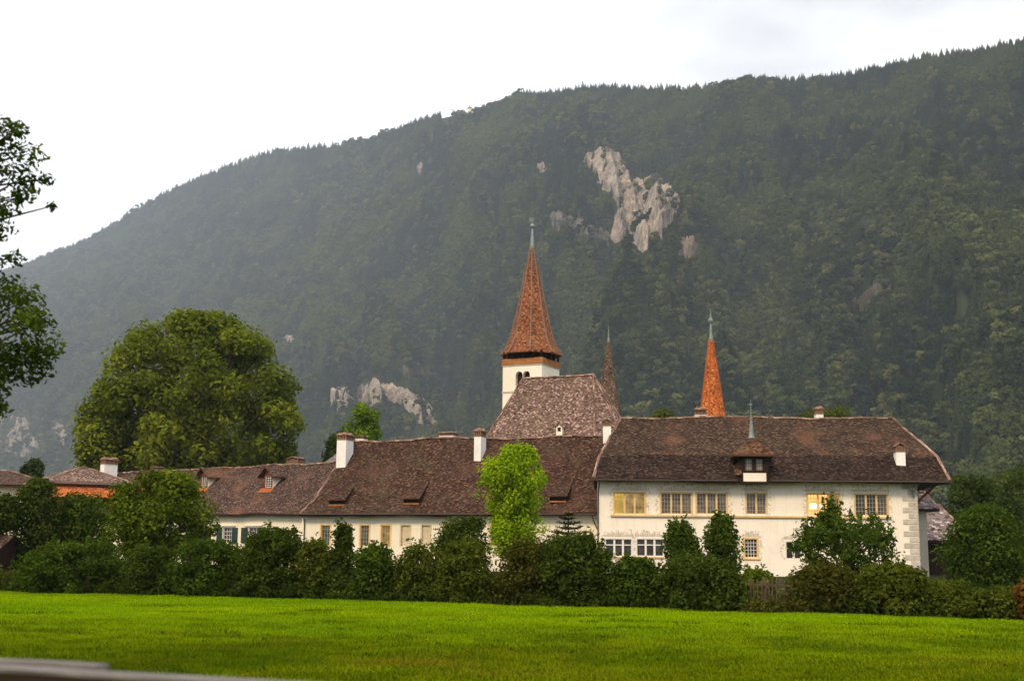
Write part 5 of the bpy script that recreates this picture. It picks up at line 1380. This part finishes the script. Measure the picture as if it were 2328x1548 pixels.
def spruce():
    rng = np.random.default_rng(71); D = 57.0; px = 1292
    root_ = thing("spruce_tree", "dark spruce with drooping tiers in front of the long wing's right end", "tree", (gx(px, D), D, 0), 0, G2)
    zt = gz(px, 1160, D); P = []; Nn = []; A = []; tr = MB(); tr.tube([(0, 0, -.05), (0, 0, zt)], [.13, .01], 7)
    z = 0.5
    while z < zt - .03:
        L = min(1.5, (zt - z) * 0.95 + .08); k = 9
        for i in range(k):
            th = rng.uniform(0, 6.283); l = L * rng.uniform(.75, 1.15)
            ex, ey, ez = math.cos(th) * l, math.sin(th) * l, z + l * .12
            if l > .25: tr.tube([(0, 0, z), (ex * .6, ey * .6, z - .02), (ex, ey, ez)], [.018, .012, .004], 4, False)
            n = int(70 * l) + 12; s = rng.uniform(.1, 1, n)
            p = np.stack([ex * s, ey * s, z + (ez - z) * s ** 2 - .05 * np.sin(s * 3)], 1) + rng.normal(size=(n, 3)) * np.stack([.09 * l * (1.1 - s) + .02] * 2 + [.03 + 0 * s], 1)
            P.append(p); nn = rng.normal(size=(n, 3)) * .6 + np.array([0, 0, 1.]); Nn.append(nn / np.linalg.norm(nn, axis=1)[:, None]); A.append(rng.uniform(.0, 1, n))
        z += .17 + .06 * rng.random()
    P = np.concatenate(P); V, Q = quads(P, np.concatenate(Nn), rng.uniform(.03, .07, len(P)), rng, .3)
    np_mesh("crown", V, Q, M['needle'], root_, np.concatenate(A)); tr.build("trunk", M['bark'], root_)
spruce()

# near tree whose branches enter at the left edge
def near_tree():
    rng = np.random.default_rng(90); rd = random.Random(90); D = 15.0
    px = -330; root_ = thing("roadside_tree", "nearby dark tree whose leafy branches reach in from the left picture edge", "tree", (gx(px, D), D, 0))
    x0 = gx(px, D); lumps = [(15, 310, 42), (25, 330, 60), (35, 400, 50), (60, 345, 40), (40, 660, 40), (70, 690, 45), (105, 738, 26), (80, 770, 45), (30, 820, 70), (85, 715, 30), (20, 380, 45), (70, 318, 24), (40, 430, 34), (-30, 350, 90), (-20, 460, 55), (78, 385, 18), (95, 452, 12), (55, 455, 18),
                             (8, 575, 26), (10, 610, 30), (-40, 640, 60), (0, 700, 70), (50, 720, 55), (92, 745, 34), (30, 775, 70), (60, 800, 45), (0, 840, 65), (15, 890, 40), (-20, 925, 45), (-60, 780, 120), (110, 750, 18)]
    cen = []
    for (a, b, r) in lumps:
        p = at(a, b, D); cen.append((p.x - x0, rd.uniform(-.5, .5), p.z, r * D / F))
    for k in range(90):      # the rest of the crown, outside the picture
        th = rd.uniform(0, 6.283); ro = math.sqrt(rd.random()) * 1.75; z = rd.uniform(2.2, 7.4)
        w = math.sqrt(max(.05, 1 - ((z - 4.6) / 3.2) ** 2))
        x = math.cos(th) * ro * w - .3; cen.append((x, math.sin(th) * ro * w, z, rd.uniform(.3, .5)))
    P = []; Nn = []; A = []
    for (x, y, z, r) in cen:
        n = int(50 + 700 * r * r / .09 * .35); n = min(n, 520)
        if z > 4.2 and x > .6: n = int(n * .55)
        d = rng.normal(size=(n, 3)); d /= np.linalg.norm(d, axis=1)[:, None]
        P.append(np.array([x, y, z]) + d * r * rng.uniform(.1, 1, (n, 1)) ** .5 * np.array([1.15, 1.1, .8])); nn = d * .6 + rng.normal(size=(n, 3)) * .6 + np.array([0, 0, .5]); Nn.append(nn / np.linalg.norm(nn, axis=1)[:, None])
        A.append(np.clip(rng.uniform(.0, .6) + rng.uniform(0, .4, n), 0, 1))
    P = np.concatenate(P); V, Q = quads(P, np.concatenate(Nn), rng.uniform(.028, .055, len(P)), rng, .5)
    np_mesh("crown", V, Q, M['leaf_mid'], root_, np.concatenate(A))
    tr = MB(); tr.tube([(0, 0, -.1), (.05, 0, 2.2), (-.1, .1, 4.5), (0, 0, 6.8)], [.22, .17, .1, .03], 8)
    for (x, y, z, r) in cen:
        s = max(1.2, z - rd.uniform(.6, 1.4)); tr.tube([(0, 0, s), (x * .5, y * .5, (s + z) / 2 + .12), (x, y, z)], [.04, .022, .006], 5)
    tr.build("trunk", M['bark'], root_)
near_tree()

# ------------------------------------------------------------------ fences
def picket_fence():
    D = 38.6; a = at(1676, 1365, D); b = at(1800, 1368, D - .4)
    rt = thing("picket_fence", "weathered wooden picket fence between the shrubs in front of the white house", "fence", (a.x, a.y, 0), math.atan2(b.y - a.y, b.x - a.x))
    L = (Vector((b.x, b.y)) - Vector((a.x, a.y))).length; rd = random.Random(5)
    zt = gz(1740, 1316, D)
    m = MB(); x = 0.0
    while x < L:
        h = zt * rd.uniform(.93, 1.06); l = rd.uniform(-.02, .02)
        m.tube([(x, 0, 0), (x + l, 0, h - .05), (x + l, 0, h)], [.028, .026, .008], 5); x += rd.uniform(.10, .14)
    m.build("pickets", M['picket'], rt)
    for z in (zt * .3, zt * .82):
        m = MB(); m.box(-.1, L + .1, .032, .07, z - .035, z + .035); m.build("rail", M['picket'], rt)
    for x in np.linspace(0, L, 3):
        m = MB(); m.box(x - .05, x + .05, .075, .17, 0, zt * 1.02); m.build("post", M['picket'], rt)
picket_fence()

def timber_rail():
    zr = CAM_H - 0.36
    def on(px, py):
        d = ray(px, py); t = (zr - CAM_H) / d.z; return CP + d * t
    p = on(0, 1503); q = on(830, 1549)
    ang = math.atan2(q.y - p.y, q.x - p.x)
    rt = thing("timber_fence", "weathered grey timber fence close to the viewer at the lower left", "fence", (p.x, p.y, 0), ang)
    m = MB(); w = .075
    def board(m, x0, x1, y0, y1, z0, z1):
        n = 14
        for i in range(n):
            a = x0 + (x1 - x0) * i / n; b = x0 + (x1 - x0) * (i + 1) / n; j = .004 * mnoise.noise(Vector((a * 3, 0, 0))); k = .004 * mnoise.noise(Vector((b * 3, 0, 0)))
            m.face([(a, y0, z1 + j), (b, y0, z1 + k), (b, y1, z1 + k), (a, y1, z1 + j)]); m.face([(a, y0, z0), (b, y0, z0), (b, y0, z1 + k), (a, y0, z1 + j)]); m.face([(a, y1, z0), (a, y1, z1 + j), (b, y1, z1 + k), (b, y1, z0)]); m.face([(a, y0, z0), (a, y1, z0), (b, y1, z0), (b, y0, z0)])
        for x in (x0, x1): m.face([(x, y0, z0), (x, y1, z0), (x, y1, z1), (x, y0, z1)])
    board(m, -1.2, 3.2, -.10, -.003, zr - .018, zr - .008); m.build("rail", M['old_wood'], rt)
    m = MB(); board(m, -1.2, .36, -.001, .06, zr - .03, zr + .003); m.build("rail", M['old_wood'], rt)
    m = MB(); board(m, -1.2, 3.2, -.095, -.07, zr - .30, zr - .02); m.build("dark_strip", M['dark_wood'], rt)  # dark strip hung below the front edge of the rail
    for x in (-1.0, 1.0, 3.0):
        m = MB(); m.box(x - .05, x + .05, -.065, .03, 0, zr - .033); m.build("post", M['dark_wood'], rt)
timber_rail()

# ------------------------------------------------------------------ haze
def haze():
    m = bpy.data.materials.new("haze_air"); m.use_nodes = True; t = m.node_tree; t.nodes.clear()
    o = t.nodes.new("ShaderNodeOutputMaterial"); v = t.nodes.new("ShaderNodeVolumePrincipled")
    v.inputs["Color"].default_value = (0.70, 0.83, 1.0, 1); v.inputs["Density"].default_value = 1.05e-4; v.inputs["Anisotropy"].default_value = 0.0
    t.links.new(v.outputs[0], o.inputs["Volume"])
    mb = MB(); mb.box(-9500, 9500, -9500, 9500, -6, 1550)
    ob = mb.build("haze", m); tag(ob, "pale evening haze filling the valley", "haze", kind="stuff")
    ob.display_type = 'WIRE'
haze()
